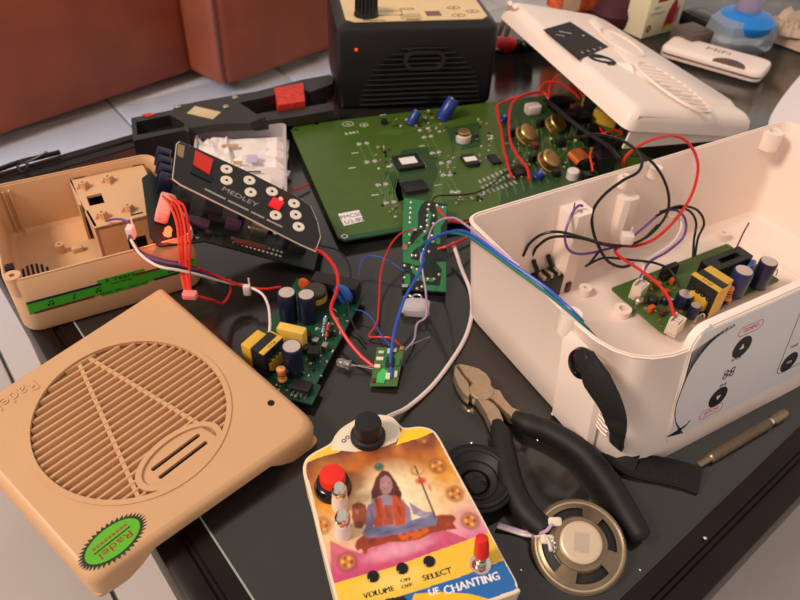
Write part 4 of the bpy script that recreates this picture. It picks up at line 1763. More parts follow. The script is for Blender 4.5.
for (u, v) in ((355, 153), (375, 195), (383, 110 + 5), (422, 146), (352, 168), (438, 185)):
    q = ml(u, v)
    b.box((q.x, q.y, MZ + 0.006), (0.7, 0.12, 0.012))
b.build('silkscreen', M_silk, MP, kind='stuff')
for (u, v, r) in ((348, 124, 0.62), (364, 125, 0.45)):
    q = ml(u, v)
    b = MB()
    b.plate(circ(r, 24, q.x, q.y, r * 0.85), (circ(r - 0.07, 24, q.x, q.y, r * 0.85 - 0.07),), MZ, MZ + 0.012)
    b.build('silkscreen_ring', M_silk, MP)
cs = [tuple(ml(*p)) for p in ((338, 214), (359, 210), (364, 221), (344, 226))]
b = MB()
b.plate(cs if area2(cs) > 0 else cs[::-1], (), MZ, MZ + 0.015)
sk = b.build('paper_sticker', M_paper, MP)
q = ml(351, 216)
b = MB()
b.text('PMC50', 0.75, (q.x, q.y, MZ), (1, 0.08, 0), (-0.08, 1, 0), 0.016, 0.008, squash=0.9)
q = ml(354, 221)
b.text('U2-80', 0.75, (q.x, q.y, MZ), (1, 0.08, 0), (-0.08, 1, 0), 0.016, 0.008, squash=0.9)
b.build('handwriting', mat('blue pen ink', (48, 40, 96), 0.5, var=0), sk)

# ================================================================== power board inside the white case
PB = thing('power_board', 'green power supply board with yellow transformer standing in the white case', 'circuit board', WBM @ Vector((10.7, 7.2, 0.3)), 0.54)
PBM = WBM @ Matrix.Translation(Vector((10.7, 7.2, 0.3)))
PBI = PBM.inverted()
PZ = 0.75


def wp(u, v, z=1.05):
    r = PBI @ P(u, v, z)
    return (r.x, r.y, PZ)


b = MB()
b.plate(rrect(13.1, 5.4, 0.15, 2, 6.55, 2.7), (circ(0.15, 8, 0.5, 0.5), circ(0.15, 8, 12.6, 4.9)), PZ - 0.16, PZ)
b.build('board', mat('olive board', (64, 96, 36), 0.45, var=0.1, scale=90), PB)
for (x, y) in ((1, 1), (12, 1), (1, 4.5), (12, 4.5)):
    MB().cyl((x, y, 0.0), (x, y, PZ - 0.16), 0.3, n=10).build('support_foot', M_white, PB)
comp_cap(PB, wp(757, 286), 0.68, 2.5)
comp_cap(PB, wp(733, 294), 0.74, 2.4, mat('blue grey sleeve', (40, 48, 92), 0.3, var=0.06))
M_discblue = mat('blue ceramic', (44, 84, 160), 0.35, var=0.05)
M_discor = mat('orange ceramic', (196, 84, 34), 0.4, var=0.05)
comp_disc(PB, wp(746, 276), 0.78, 0.4, M_discblue, 0.3)
comp_disc(PB, wp(736, 272), 0.5, 0.3, M_discor, 0.2)
x, y, z = wp(720, 275)
b = MB()
b.plate(rrect(4.4, 1.5, 0.1, 2, x, y), (rrect(2.2, 0.5, 0.05, 2, x + 0.2, y),), z, z + 1.7)
b.box((x, y, z + 0.6), (4.2, 1.3, 1.0))
b.build('fuse_block', M_black, PB)
b = MB()
b.tube(smooth_path([(x + 1.5, y + .5, z + 1.5), (x + 1.6, y + .55, z + 3.0), (x + 1.7, y + .6, z + 3.3), (x + 2.6, y + 1.0, z + 3.7)], 4), 0.06, 6)
b.build('bent_lead', M_brown, PB)
x, y, z = wp(725, 304)
comp_resistor(PB, (x, y, z + 0.3), (x + 0.25, y + 0.35, z + 1.5), 0.32, mat('tan resistor', (224, 150, 92), 0.45, var=0.03))
x, y, z = wp(704, 303)
comp_transformer(PB, (x, y, z), 0.12, 1.15)
comp_cap(PB, wp(681, 306), 0.62, 1.25, None)
comp_cap(PB, wp(691, 317), 0.42, 1.2, M_capnavy)
x, y, z = wp(637, 296)
comp_socket(PB, (x, y, z), 0.3, (1.25, 0.85, 1.2))
x, y, z = wp(673, 331)
comp_socket(PB, (x, y, z), 0.3, (1.25, 0.85, 1.15))
for (u, v, r, m) in ((638, 304, 0.36, M_steel), (652, 303, 0.4, M_chip), (664, 303, 0.32, M_capnavy)):
    x, y, z = wp(u, v)
    b = MB()
    b.lathe([(r, 0), (r, 0.5), (r * 0.8, 0.58)], 16, (x, y, z))
    b.build('choke', m, PB)
for (u, v, m) in ((664, 296, M_discor), (656, 288, M_gold), (664, 280, M_chip), (672, 284, M_discor), (650, 312, M_discor), (662, 315, M_brown)):
    x, y, z = wp(u, v)
    b = MB()
    b.rbox((x, y, z + 0.3), (0.55, 0.4, 0.6), 0.1, 0.06)
    b.build('small_component', m, PB)
x, y, z = wp(667, 276)
b = MB()
b.rbox((x, y, z + 0.55), (1.5, 0.5, 1.1), 0.06, 0.05)
b.build('regulator', M_chip, PB)
x, y, z = wp(698, 322)
b = MB()
b.tube([(x + 0.5 * math.cos(t), y, z + 0.25 + 0.55 * math.sin(t)) for t in [PI * k / 10 for k in range(11)]], 0.06, 6)
b.build('jumper_loop', M_solder, PB)
x, y, z = wp(772, 278)
b = MB()
b.tube([(x + 0.4 * math.cos(t), y, z + 0.1 + 0.8 * math.sin(t)) for t in [PI * k / 10 for k in range(11)]], 0.05, 6)
b.build('jumper_loop', M_gold, PB)
clutter(PB, 'surface_parts', rnd_spots(40, 0.6, 6.2, 0.5, 4.9, 9), 5, PZ, [M_solder, M_chip, M_discor, M_gold])

# ================================================================== power board beside the grille cover
Lo = Vector((-5.33, 28.86, 0.0))
la = math.atan2(39.96 - 28.86, -2.70 + 5.33)
LB = thing('power_board', 'dark green power supply board lying on the table beside the grille cover', 'circuit board', Lo, la)
LBM = Matrix.Translation(Lo) @ Matrix.Rotation(la, 4, 'Z')
LBI = LBM.inverted()
BZ = 0.75


def lp2(u, v, z=BZ):
    r = LBI @ P(u, v, z)
    return (r.x, r.y, BZ)


b = MB()
b.plate([(0, 0), (1.7, 0), (1.75, 0.35), (11.3, 0.0), (11.5, 0.5), (11.5, 5.6), (0, 5.6)], (), BZ - 0.16, BZ)
b.build('board', M_pcbd, LB)
for (x, y) in ((1, 1), (10.5, 1), (1, 4.5), (10.5, 4.5)):
    MB().cyl((x, y, 0.0), (x, y, BZ - 0.16), 0.25, n=10).build('support_foot', M_blackmt, LB)
comp_cap(LB, lp2(289, 319), 0.66, 2.6)
comp_cap(LB, lp2(308, 320), 0.64, 2.5)
comp_cap(LB, lp2(294, 372), 0.68, 2.5)
x, y, z = lp2(293, 345)
b = MB()
b.rbox((x, y, z + 0.85), (0.75, 2.0, 1.7), 0.12, 0.1)
b.build('film_capacitor', mat('yellow film capacitor', (226, 190, 84), 0.45, var=0.03), LB)
x, y, z = lp2(264, 362)
comp_transformer(LB, (x, y, z), 1.28, 0.95)
x, y, z = lp2(336, 295)
b = MB()
b.rbox((x, y, z + 0.75), (1.2, 3.6, 1.5), 0.1, 0.08)
b.build('fuse_block', M_black, LB)
x, y, z = lp2(343, 303)
comp_disc(LB, (x, y, z), 0.85, 0.45, M_discblue, 1.3)
comp_disc(LB, lp2(305, 290), 0.55, 0.35, M_discor, 1.3)
x, y, z = lp2(316, 305)
b = MB()
b.lathe([(0.85, 0), (0.85, 1.5), (0.75, 1.6)], 20, (x, y, z))
cb_ = b.build('choke', mat('dark olive choke', (54, 46, 38), 0.5, var=0.1), LB)
b = MB()
b.lathe([(0.87, 0.7), (0.87, 1.2)], 20, (x, y, z))
b.build('yellow_band', M_yellow, cb_)
x, y, z = lp2(283, 383)
comp_resistor(LB, (x, y, z + 0.25), (x + 0.1, y + 0.1, z + 1.35), 0.3, mat('tan resistor', (224, 150, 92), 0.45, var=0.03))
x, y, z = lp2(302, 390)
comp_ic(LB, (x, y, z), (0.9, 1.3, 0.5), 0, 4, 'x')
x, y, z = lp2(314, 357)
comp_ic(LB, (x, y, z), (0.8, 0.8, 0.7), 0.3, 3, 'x')
x, y, z = lp2(323, 335)
comp_resistor(LB, (x, y, z + 0.15), (x + 0.9, y + 0.1, z + 0.9), 0.16, mat('pale blue resistor', (110, 160, 180), 0.4, var=0.03))
comp_resistor(LB, (x - 0.3, y - 0.35, z + 0.15), (x + 0.4, y - 0.3, z + 0.8), 0.16, mat('rust resistor', (170, 60, 40), 0.4, var=0.03))
x, y, z = lp2(290, 366)
b = MB()
b.tube([(x, y + 0.55 * math.cos(t), z + 0.3 + 0.75 * math.sin(t)) for t in [PI * k / 10 for k in range(11)]], 0.06, 6)
b.build('jumper_loop', M_solder, LB)
for (u, v) in ((333, 312), (335, 320)):
    x, y, z = lp2(u, v)
    b = MB()
    b.tube([(x, y + 0.3 * math.cos(t), z + 0.3 * math.sin(t)) for t in [PI * k / 8 for k in range(9)]], 0.045, 6)
    b.build('jumper_loop', M_solder, LB)
for (u, v, m) in ((308, 340, M_chip), (316, 345, M_steel), (325, 350, M_steel), (306, 352, M_chip), (330, 335, M_chip), (300, 303, M_brown), (276, 345, M_discor), (279, 352, M_cream)):
    x, y, z = lp2(u, v)
    b = MB()
    b.rbox((x, y, z + 0.3), (0.5, 0.42, 0.6), 0.08, 0.05)
    b.build('small_component', m, LB)
clutter(LB, 'surface_parts', rnd_spots(70, 0.2, 9.5, 0.25, 3.0, 12), 6, BZ, [M_solder, M_chip, M_silk, M_solder], 0.08, 0.2)

# ================================================================== narrow board, solder side up, in the middle
a0, a1, a2 = P(402, 290, 0.22), P(446, 292.5, 0.45), P(404.5, 198, 1.85)
CR = frame3(a0, a1, a2)
CO = a0
NB = thing('narrow_circuit_board', 'narrow green board with solder joints up, resting against the large board', 'circuit board', CO, rot=CR)
NBM = Matrix.Translation(CO) @ CR.to_4x4()
NBI = NBM.inverted()
Nn = CR @ Vector((0, 0, 1))


def nl(u, v):
    r = NBI @ on_plane(u, v, CO + Nn * 0.16, Nn)
    return (r.x, r.y)


def nplate(name, px_, m, z0, z1, holes=()):
    o_ = [nl(*p) for p in px_]
    b = MB()
    b.plate(o_ if area2(o_) > 0 else o_[::-1], [[nl(*p) for p in h] for h in holes], z0, z1)
    return b.build(name, m, NB)


M_pcbblk = mat('black green mask', (18, 32, 24), 0.35, var=0.1)
nplate('board', [(402, 290), (446, 292.5), (447.5, 204), (405, 198)], M_pcbblk, 0.0, 0.16)
zz = (0.16, 0.18)
nplate('green_trace', [(404, 198), (426, 201), (421, 205), (418, 213), (418, 229), (413, 231), (406, 252), (403, 259), (402.5, 230)], M_pcb2, *zz)
nplate('green_trace', [(403, 259), (409, 246), (423, 238), (424, 243), (413, 251), (411, 259), (418, 261), (423, 256), (425, 259), (419, 266), (403, 262)], M_pcb2, *zz)
nplate('green_trace', [(446, 262), (446, 292), (424, 290), (426, 285), (440, 286), (442, 270), (436, 262)], M_pcb2, *zz)
nplate('green_trace', [(436, 206), (438, 222), (433, 230), (436, 244), (440, 244), (441, 226), (446, 220), (447, 206)], M_pcb2, *zz)
nplate('green_trace', [(412, 264), (418, 270), (423, 277), (433, 278), (433, 282), (421, 281), (412, 272)], M_pcb2, *zz)
nplate('green_trace', [(405, 274), (410, 274), (410, 286), (404, 286)], M_pcb2, *zz)
nplate('green_trace', [(428, 210), (432, 214), (428, 232), (416, 244), (414, 242), (426, 229)], M_pcb2, *zz)
jts = [(411, 203), (410.5, 208.5), (410.5, 213.5), (410, 218.5), (410, 223), (409.5, 235), (409.5, 243.5), (429, 205), (428, 210), (427.5, 216), (427, 221), (427.5, 226), (434, 216), (433.5, 224), (421, 227.5), (425, 232), (432, 236), (427, 243), (433, 242), (424, 250), (429, 252), (438, 237), (412, 256), (416, 256), (404.5, 266), (412, 268), (417, 270), (421, 268), (428, 279.5), (434, 279.5), (439, 275), (404.5, 278), (417, 280), (422, 287), (417, 289), (437, 206), (443, 208)]
js = None
for i, (u, v) in enumerate(jts):
    x, y = nl(u, v)
    if js is None:
        b = MB()
        b.lathe([(0.17, 0), (0.15, 0.07), (0.07, 0.16), (0.02, 0.18)], 9, (0, 0, 0))
        js = b.build('solder_joint', M_solder, NB)
        js.location = Vector((x, y, 0.17)) * S
    else:
        inst(js, NB, (x, y, 0.17))
for (u, v) in ((414, 231), (405, 287)):
    x, y = nl(u, v)
    b = MB()
    b.rbox((x, y, 0.26), (0.5, 0.3, 0.2), 0.08, 0.05)
    b.build('solder_blob', M_solder, NB)
x, y = nl(405, 247)
MB().box((x, y, 0.18), (0.4, 0.6, 0.03)).build('bare_pad', M_gold, NB)

# ================================================================== tiny board with blue wire
t0_, t1_, t2_ = P(370, 386, 0.28), P(398, 387, 0.42), P(376, 346, 0.85)
TR_ = frame3(t0_, t1_, t2_)
TB = thing('tiny_circuit_board', 'tiny green circuit board joined to red and blue wires on the glass', 'circuit board', t0_, rot=TR_)
TBI = (Matrix.Translation(t0_) @ TR_.to_4x4()).inverted()
Tn = TR_ @ Vector((0, 0, 1))


def tl(u, v):
    r = TBI @ on_plane(u, v, t0_ + Tn * 0.12, Tn)
    return (r.x, r.y)


def tplate(name, px_, m, z0=0.12, z1=0.15):
    o_ = [tl(*p) for p in px_]
    b = MB()
    b.plate(o_ if area2(o_) > 0 else o_[::-1], (), z0, z1)
    return b.build(name, m, TB)


tplate('board', [(370, 386), (397, 386), (404, 349), (377, 347)], mat('olive green mask', (70, 108, 54), 0.4, var=0.12, scale=300), 0.0, 0.12)
tplate('green_pad', [(376, 383), (384, 384), (388, 372), (383, 369), (378, 374)], mat('bright green coating', (62, 190, 96), 0.3, var=0.05), 0.12, 0.22)
tplate('green_trace', [(384, 368), (381, 366), (386, 350), (389, 350)], M_pcb2, 0.12, 0.15)
for (u, v, w, d, m) in ((380, 359.5, 0.5, 0.26, M_cream), (377.5, 367, 0.42, 0.28, M_cream), (381.5, 353, 0.4, 0.2, M_silk), (390, 363, 0.55, 0.75, M_chip), (395, 351, 0.3, 0.35, M_solder), (389, 352, 0.22, 0.4, M_silk), (388, 377, 0.3, 0.5, M_cream), (396, 375, 0.2, 0.5, M_silk), (374, 381, 0.3, 0.3, M_brown), (402, 349, 0.3, 0.3, M_gold), (398, 363, 0.25, 0.6, M_pcb2)):
    x, y = tl(u, v)
    b = MB()
    b.rbox((x, y, 0.2), (w, d, 0.18), 0.05, 0.03)
    b.build('surface_part', m, TB)

# ================================================================== keypad assembly leaning on the beige case
KA, KBp = P(172, 180, 7.0), P(316, 251, 2.9)
e1 = (KBp - KA).normalized()
hh = Vector((-e1.y, e1.x, 0)).normalized()
KT = KA + (hh * math.cos(0.12) + Vector((0, 0, 1)) * math.sin(0.12))
KR = frame3(KA, KBp, KT)
KP = thing('keypad_unit', 'black keypad with white round buttons and red display over its dark circuit board', 'keypad', KA, rot=KR)
KM = Matrix.Translation(KA) @ KR.to_4x4()
KI = KM.inverted()
Kn = KR @ Vector((0, 0, 1))


def kl(u, v):
    r = KI @ on_plane(u, v, KA, Kn)
    return (r.x, r.y)


ko = [kl(*p) for p in ((172, 178), (176, 144), (179, 141), (190, 145), (245, 170), (300, 198), (311, 206), (318, 222), (321, 237), (316, 251), (300, 244), (240, 213.5), (180, 184))]
if area2(ko) < 0:
    ko.reverse()
b = MB()
b.plate(ko, (), -0.16, -0.02)
b.build('panel_plate', mat('pale panel edge', (206, 190, 172), 0.35, var=0.03), KP)
kc_ = Vector((sum(p[0] for p in ko) / len(ko), sum(p[1] for p in ko) / len(ko)))
b = MB()
b.plate([tuple(kc_ + (Vector(p) - kc_) * 0.988) for p in ko], (), -0.02, 0.0)
face = b.build('panel_face', mat('black printed face', (30, 28, 27), 0.28, var=0.1), KP)
# bare tan corner print at the left end
b = MB()
o_ = [kl(*p) for p in ((178, 144), (185, 146), (183, 158), (177, 155))]
b.plate(o_ if area2(o_) > 0 else o_[::-1], (), 0.0, 0.012)
b.build('bare_corner', mat('bare tan corner', (140, 118, 82), 0.5, var=0.1), KP)
M_dispr = mat('red display window', (198, 40, 26), 0.3, var=0.05)
b = MB()
o_ = [kl(*p) for p in ((195, 152), (213, 161), (209, 176), (193, 166))]
b.plate(o_ if area2(o_) > 0 else o_[::-1], (), 0.0, 0.22)
b.build('display_window', M_dispr, KP)
b = MB()
o_ = [kl(*p) for p in ((193, 166), (209, 176), (213, 178), (211, 183), (190, 173))]
b.plate(o_ if area2(o_) > 0 else o_[::-1], (), 0.0, 0.1)
b.build('window_bezel', M_blackgl, KP)
b = MB()
x, y = kl(276, 205)
b.rbox((x, y, 0.12), (0.95, 1.0, 0.24), 0.06, 0.04)
b.build('lit_display', mat('lit red display', (210, 24, 40), 0.3, var=0.05, emit=(255, 10, 30), estr=0.25), KP)
x, y = kl(280, 201.5)
b = MB()
b.ball((x, y, 0.3), 0.16, 10, 6)
b.build('indicator_led', mat('bright red led', (255, 120, 90), 0.2, var=0, emit=(255, 70, 50), estr=6.0), KP)
M_btn = mat('white button', (224, 214, 196), 0.45, var=0.02)
for (u, v) in ((226.6, 169.4), (226.6, 180.6), (249.5, 180.5), (250.7, 192.5), (272, 191.7), (275.7, 215.5), (294, 203.7), (295.7, 215), (298.7, 227)):
    x, y = kl(u, v)
    b = MB()
    b.lathe([(0.47, 0), (0.47, 0.05), (0.42, 0.08), (0.15, 0.06)], 22, (x, y, 0))
    bt = b.build('round_button', M_btn, KP)
    b = MB()
    b.lathe([(0.12, 0.05), (0.12, 0.075)], 8, (x, y, 0))
    b.build('button_centre', M_ink, bt)
b = MB()
x, y = kl(240, 197)
b.text('MEDLEY', 0.62, (x, y, 0), (1, 0, 0), (0, 1, 0), 0.0, 0.01, squash=1.35)
b.build('lettering', mat('grey print', (150, 145, 138), 0.5, var=0), face)
b = MB()
for i in range(30):
    t = i / 29.0
    if i in (8, 17, 23):
        continue
    x, y = kl(206 + 75 * t, 189.5 + 37 * t)
    b.box((x, y, 0.006), (0.22, 0.16, 0.012))
b.build('small_print', mat('grey print', (150, 145, 138), 0.5, var=0), face, kind='stuff')
# circuit board under the panel
g0 = P(158, 232, 5.05)
g1 = P(314, 270, 1.0)
e1 = (g1 - g0).normalized()
hh = Vector((-e1.y, e1.x, 0)).normalized()
GR = frame3(g0, g1, g0 + hh)
KB = empty_part('circuit_board', KP)
kq = KI @ (Matrix.Translation(g0) @ GR.to_4x4())
KB.location = kq.translation * S
KB.rotation_mode = 'QUATERNION'
KB.rotation_quaternion = kq.to_quaternion()
GI = (Matrix.Translation(g0) @ GR.to_4x4()).inverted()
Gn = GR @ Vector((0, 0, 1))


def gl_(u, v):
    r = GI @ on_plane(u, v, g0, Gn)
    return (r.x, r.y)


o_ = [gl_(*p) for p in ((142, 178), (150, 172), (158, 180), (250, 205), (322, 238), (314, 270), (205, 241), (159, 246), (150, 236))]
b = MB()
b.plate(o_ if area2(o_) > 0 else o_[::-1], (), -0.14, 0.0)
b.build('board', mat('dark board', (20, 30, 22), 0.4, var=0.1), KB)
for (u, v, w, d, h, m) in ((196, 225, 1.9, 0.9, 0.5, mat('violet chip', (66, 44, 62), 0.45, var=0.05)), (222, 222, 2.2, 0.8, 0.4, M_chip), (183, 205, 1.0, 1.2, 1.0, M_chip), (258, 234, 1.3, 0.8, 0.8, M_steel), (240, 222, 0.6, 0.6, 1.0, M_capnavy), (285, 246, 0.5, 0.6, 1.0, M_capnavy), (212, 214, 1.4, 1.2, 0.9, M_chip), (232, 228, 1.2, 0.8, 0.7, mat('violet chip', (66, 44, 62), 0.45, var=0.05)), (250, 246, 2.6, 0.5, 0.3, M_brown), (296, 250, 1.4, 0.8, 0.6, M_chip), (180, 228, 1.0, 0.9, 0.8, M_chip), (208, 235, 0.5, 0.4, 0.4, M_chip), (270, 228, 2.0, 0.9, 0.4, M_chip)):
    x, y = gl_(u, v)
    b = MB()
    b.rbox((x, y, h / 2), (w, d, h), 0.08, 0.05)
    b.build('component', m, KB)
js = None
for i in range(12):
    for j in range(2):
        x, y = gl_(234 + i * 4.2 + j * 1.5, 243 + i * 1.2 - j * 4)
        if js is None:
            b = MB()
            b.ball((0, 0, 0), 0.13, 8, 5, 0.7)
            js = b.build('solder_joint', M_solder, KB)
            js.location = Vector((x, y, 0.02)) * S
        else:
            inst(js, KB, (x, y, 0.02))
clutter(KB, 'surface_parts', [gl_(random.uniform(190, 300), random.uniform(215, 250)) for _ in range(40)], 8, 0, [M_chip, M_chip, M_solder], 0.1, 0.3)
# stacked jacks at the left end and pin row
for i in range(4):
    x, y = gl_(161 + i * 1.0, 165 + i * 8.5)
    b = MB()
    b.rbox((x, y, 0.75), (1.1, 0.8, 1.5), 0.12, 0.1)
    b.build('header_block', M_capnavy, KB)
for i in range(7):
    x, y = gl_(168 + i * 1.0, 178 + i * 3.2)
    b = MB()
    b.cyl((x + .3, y, 0.3), (x + 0.75, y, 1.3), 0.05, n=6)
    b.build('header_pin', M_solder, KB)
x, y = gl_(254, 229)
b = MB()
b.ball((x, y, 0.5), 0.22, 10, 6)
b.build('status_led', mat('glowing red led', (255, 60, 30), 0.2, var=0, emit=(255, 44, 22), estr=14.0), KB)
x, y = gl_(163, 214)
b = MB()
b.rbox((x, y, 0.6), (1.0, 2.6, 1.1), 0.2, 0.12)
b.build('wire_housing', mat('pink housing', (232, 160, 150), 0.45, var=0.03), KB)
x, y = gl_(166, 240)
b = MB()
b.lathe([(0.26, 0), (0.3, 0.06), (0.26, 0.1), (0.25, 0.5), (0.17, 0.66), (0.02, 0.72)], 14, (x, y, 0.5))
b.build('red_led', mat('glowing red led', (255, 60, 30), 0.2, var=0, emit=(255, 44, 22), estr=14.0), KB)
l = bpy.data.lights.new('led_glow', 'POINT')
l.energy = 0.03
l.color = (1, 0.1, 0.04)
l.shadow_soft_size = 0.003
lo_ = bpy.data.objects.new('led_glow', l)
COL.objects.link(lo_)
lo_.location = (P(169, 231, 6.3)) * S
# extra crowded parts at the far right end of the large board
for (u, v, s, m) in ((600, 118, (1.6, 1.2, 1.6), M_blackgl), (606, 160, (1.8, 1.4, 1.2), M_blackgl), (598, 168, (1.0, 1.4, 1.5), M_chip), (612, 148, (1.2, 1.2, 1.2), M_chip), (560, 146, (1.0, 0.7, 0.8), M_chip), (534, 148, (0.7, 0.9, 0.6), M_brown), (556, 176, (0.8, 0.6, 0.7), M_chip), (588, 182, (1.2, 0.8, 1.0), M_blackgl), (574, 112, (1.0, 0.7, 0.9), M_brown)):
    q = ml(u, v)
    if 0.5 < q.x < ML - 0.9 and 0.5 < q.y < MW - 0.7:
        b = MB()
        b.rbox((q.x, q.y, MZ + s[2] / 2), s, 0.1, 0.08)
        b.build('component_block', m, MP)
for i in range(10):
    q = ml(600 + i * 0.6, 150 + i * 2.6)
    if q.x < ML - 0.8:
        b = MB()
        b.box((q.x, q.y, MZ + 0.9), (1.6, 0.14, 1.8))
        b.build('heat_sink_fin', M_blackmt, MP)
# ================================================================== diagonal pliers
PLo = P(482, 391, 0)
PL = thing('diagonal_pliers', 'steel diagonal cutting pliers with black rubber handles, jaws to the upper left', 'pliers', PLo, 0)


def q2(u, v, z=0.9):
    r = P(u, v, z) - PLo
    return (r.x, r.y)


def pplate(name, pxs, z0, z1, m, ch=0.1):
    o_ = [q2(*p) for p in pxs]
    if area2(o_) < 0:
        o_.reverse()
    c_ = Vector((sum(p[0] for p in o_) / len(o_), sum(p[1] for p in o_) / len(o_)))
    sh = [tuple(c_ + (Vector(p) - c_) * 0.9) for p in o_]
    b = MB()
    b.loft([z3(sh, z0), z3(o_, z0 + ch), z3(o_, z1 - ch), z3(sh, z1)])
    return b.build(name, m, PL)


M_tool = mat('worn tool steel', (196, 176, 150), 0.36, 0.85, var=0.1, scale=150, bump=0.06, bscale=900)
pplate('jaw', [(456, 364), (466, 365.5), (478, 369), (487, 375), (491.5, 382), (492, 386), (488, 393), (478, 390), (470, 383), (463, 375)], 0.25, 1.05, M_tool, 0.28)
pplate('jaw', [(455, 365), (462, 375), (468, 382), (472, 392), (469, 399), (463, 394), (457, 384), (453.5, 374)], 0.2, 0.95, M_tool, 0.24)
b = MB()
x, y = q2(481.5, 391, 0.95)
b.lathe([(0.78, 0.1), (0.82, 0.2), (0.82, 0.92), (0.76, 1.0), (0.1, 1.0)], 26, (x, y, 0.1))
b.build('pivot_disc', M_tool, PL)
pplate('tang', [(487, 383), (494, 389), (499, 390), (504, 399), (513, 409), (524, 414), (517, 420), (512, 419), (500, 408), (492, 400), (486, 398)], 0.25, 1.0, M_tool, 0.2)
pplate('tang', [(476, 399), (488, 400), (494, 404), (500, 411), (504.5, 423), (493, 431), (489, 422), (484, 411)], 0.25, 1.0, M_tool, 0.2)


def handle(pxs, rads):
    pts = smooth_path([Vector((*q2(u, v, z), z)) for u, v, z in pxs], 6)
    n = len(pts)
    rr_ = [np.interp(i / (n - 1), np.linspace(0, 1, len(rads)), rads) for i in range(n)]
    b = MB()
    b.tube(pts, [float(r) for r in rr_], 14)
    return b.build('rubber_handle', M_blackmt, PL)


handle([(514, 416, 0.72), (528, 424, 0.8), (552, 433, 0.85), (582, 452, 0.85), (607, 481, 0.85), (626, 512, 0.82), (640, 535, 0.75), (643, 540, 0.7)], [0.42, 0.68, 0.72, 0.74, 0.76, 0.74, 0.64, 0.28])
handle([(496, 423, 0.72), (501, 436, 0.78), (506, 462, 0.84), (513, 488, 0.86), (526, 512, 0.86), (545, 530, 0.82), (556, 540, 0.75)], [0.42, 0.68, 0.72, 0.74, 0.72, 0.7, 0.28])

# ================================================================== black speaker, cone up
SKo = P(474, 489, 0)
SK = thing('black_speaker', 'small round black speaker, cone up, half under the chanting box', 'speaker', SKo)
M_cone = mat('black paper cone', (26, 25, 25), 0.55, var=0.15, bump=0.1)
b = MB()
b.lathe([(0.9, 0), (1.5, 0.3), (2.1, 1.05), (2.32, 1.1), (2.34, 1.25), (2.22, 1.32), (2.12, 1.28)], 44, (0, 0, 0), cap1=False)
b.build('basket', M_blackgl, SK)
b = MB()
b.lathe([(2.14, 1.24), (2.05, 1.36), (1.9, 1.38), (1.75, 1.26), (1.68, 1.18), (1.2, 0.88), (0.85, 0.72)], 44, (0, 0, 0), cap0=False, cap1=False)
b.build('cone', M_cone, SK)
for (r_, z_) in ((2.27, 1.33), (1.82, 1.33), (1.3, 0.97)):
    MB().tube([(r_ * math.cos(t), r_ * math.sin(t), z_) for t in [2 * PI * i / 40 for i in range(41)]], 0.055, 6).build('surround_ring', M_blackgl, SK)
b = MB()
b.lathe([(0.9, 0.72), (0.75, 0.92), (0.45, 1.06), (0.05, 1.1)], 30, (0, 0, 0))
b.build('dust_cap', M_blackgl, SK)

# ================================================================== metal speaker, magnet up, tilted on the pliers' handle
sc_ = P(578.5, 546, 0.8)
SR = Matrix.Rotation(0.33, 3, Vector((0.88, -0.30, 0)).normalized())
MS = thing('metal_speaker', 'small round speaker lying magnet side up with a pale wire soldered on', 'speaker', sc_, rot=SR)
M_basket = mat('plated basket', (140, 122, 100), 0.34, 0.8, var=0.1, scale=120)
M_rimm = mat('plated rim', (206, 188, 160), 0.26, 0.85, var=0.06, scale=120)
R0 = 2.55
b = MB()
b.lathe([(2.28, -0.05), (2.5, -0.1), (R0, -0.05), (R0 + 0.02, 0.06), (R0 - 0.06, 0.16), (2.48, 0.2), (2.38, 0.1), (2.28, 0.12)], 60, (0, 0, 0), cap0=False, cap1=False)
b.build('rim', M_rimm, MS)
b = MB()
b.lathe([(2.3, -0.02), (1.2, 0.35), (0.3, 0.4)], 40, (0, 0, 0), cap0=False)
b.build('cone', M_cone, MS)
b = MB()
b.lathe([(2.32, 0.1), (2.18, 0.2), (2.02, 0.24), (2.02, 0.16), (2.3, 0.04)], 60, (0, 0, 0), cap0=False, cap1=False)
b.lathe([(1.5, 0.5), (1.42, 0.62), (1.0, 0.66), (1.0, 0.58), (1.5, 0.42)], 48, (0, 0, 0), cap0=False, cap1=False)
b.build('basket_ring', M_basket, MS)
for k in range(4):
    a0 = math.radians(62 + 90 * k)
    w = math.radians(17)
    b = MB()
    rg = []
    for i in range(7):
        a = a0 - w + 2 * w * i / 6
        rg.append([(2.1 * math.cos(a), 2.1 * math.sin(a), 0.24), (1.45 * math.cos(a), 1.45 * math.sin(a), 0.6), (1.45 * math.cos(a), 1.45 * math.sin(a), 0.52), (2.1 * math.cos(a), 2.1 * math.sin(a), 0.16)])
    b.loft(rg)
    b.build('basket_spoke', M_basket, MS)
b = MB()
b.lathe([(1.1, 0.6), (1.12, 0.65), (1.12, 1.0), (1.05, 1.06), (0.95, 1.07)], 40, (0, 0, 0))
mg = b.build('magnet_cover', mat('pale magnet cover', (214, 192, 166), 0.38, 0.35, var=0.04), MS)
b = MB()
b.M = Matrix.Rotation(-0.15, 4, 'Z')
b.box((0.02, -0.02, 1.08), (0.78, 1.0, 0.02))
b.build('faded_label', mat('faded grey label', (178, 164, 146), 0.55, var=0.08), mg)
for (x, y) in ((-1.25, 1.15), (-1.75, 0.2)):
    b = MB()
    b.rbox((x, y, 0.62), (0.75, 0.5, 0.22), 0.15, 0.08)
    b.build('terminal_tab', M_cream, MS)
b = MB()
for i in range(8):
    b.ball((-1.55 + 0.1 * (i % 3), 0.2 - 0.09 * i, 0.62 + 0.03 * (i % 2)), 0.13, 8, 5)
b.build('solder_lump', M_solder, MS)

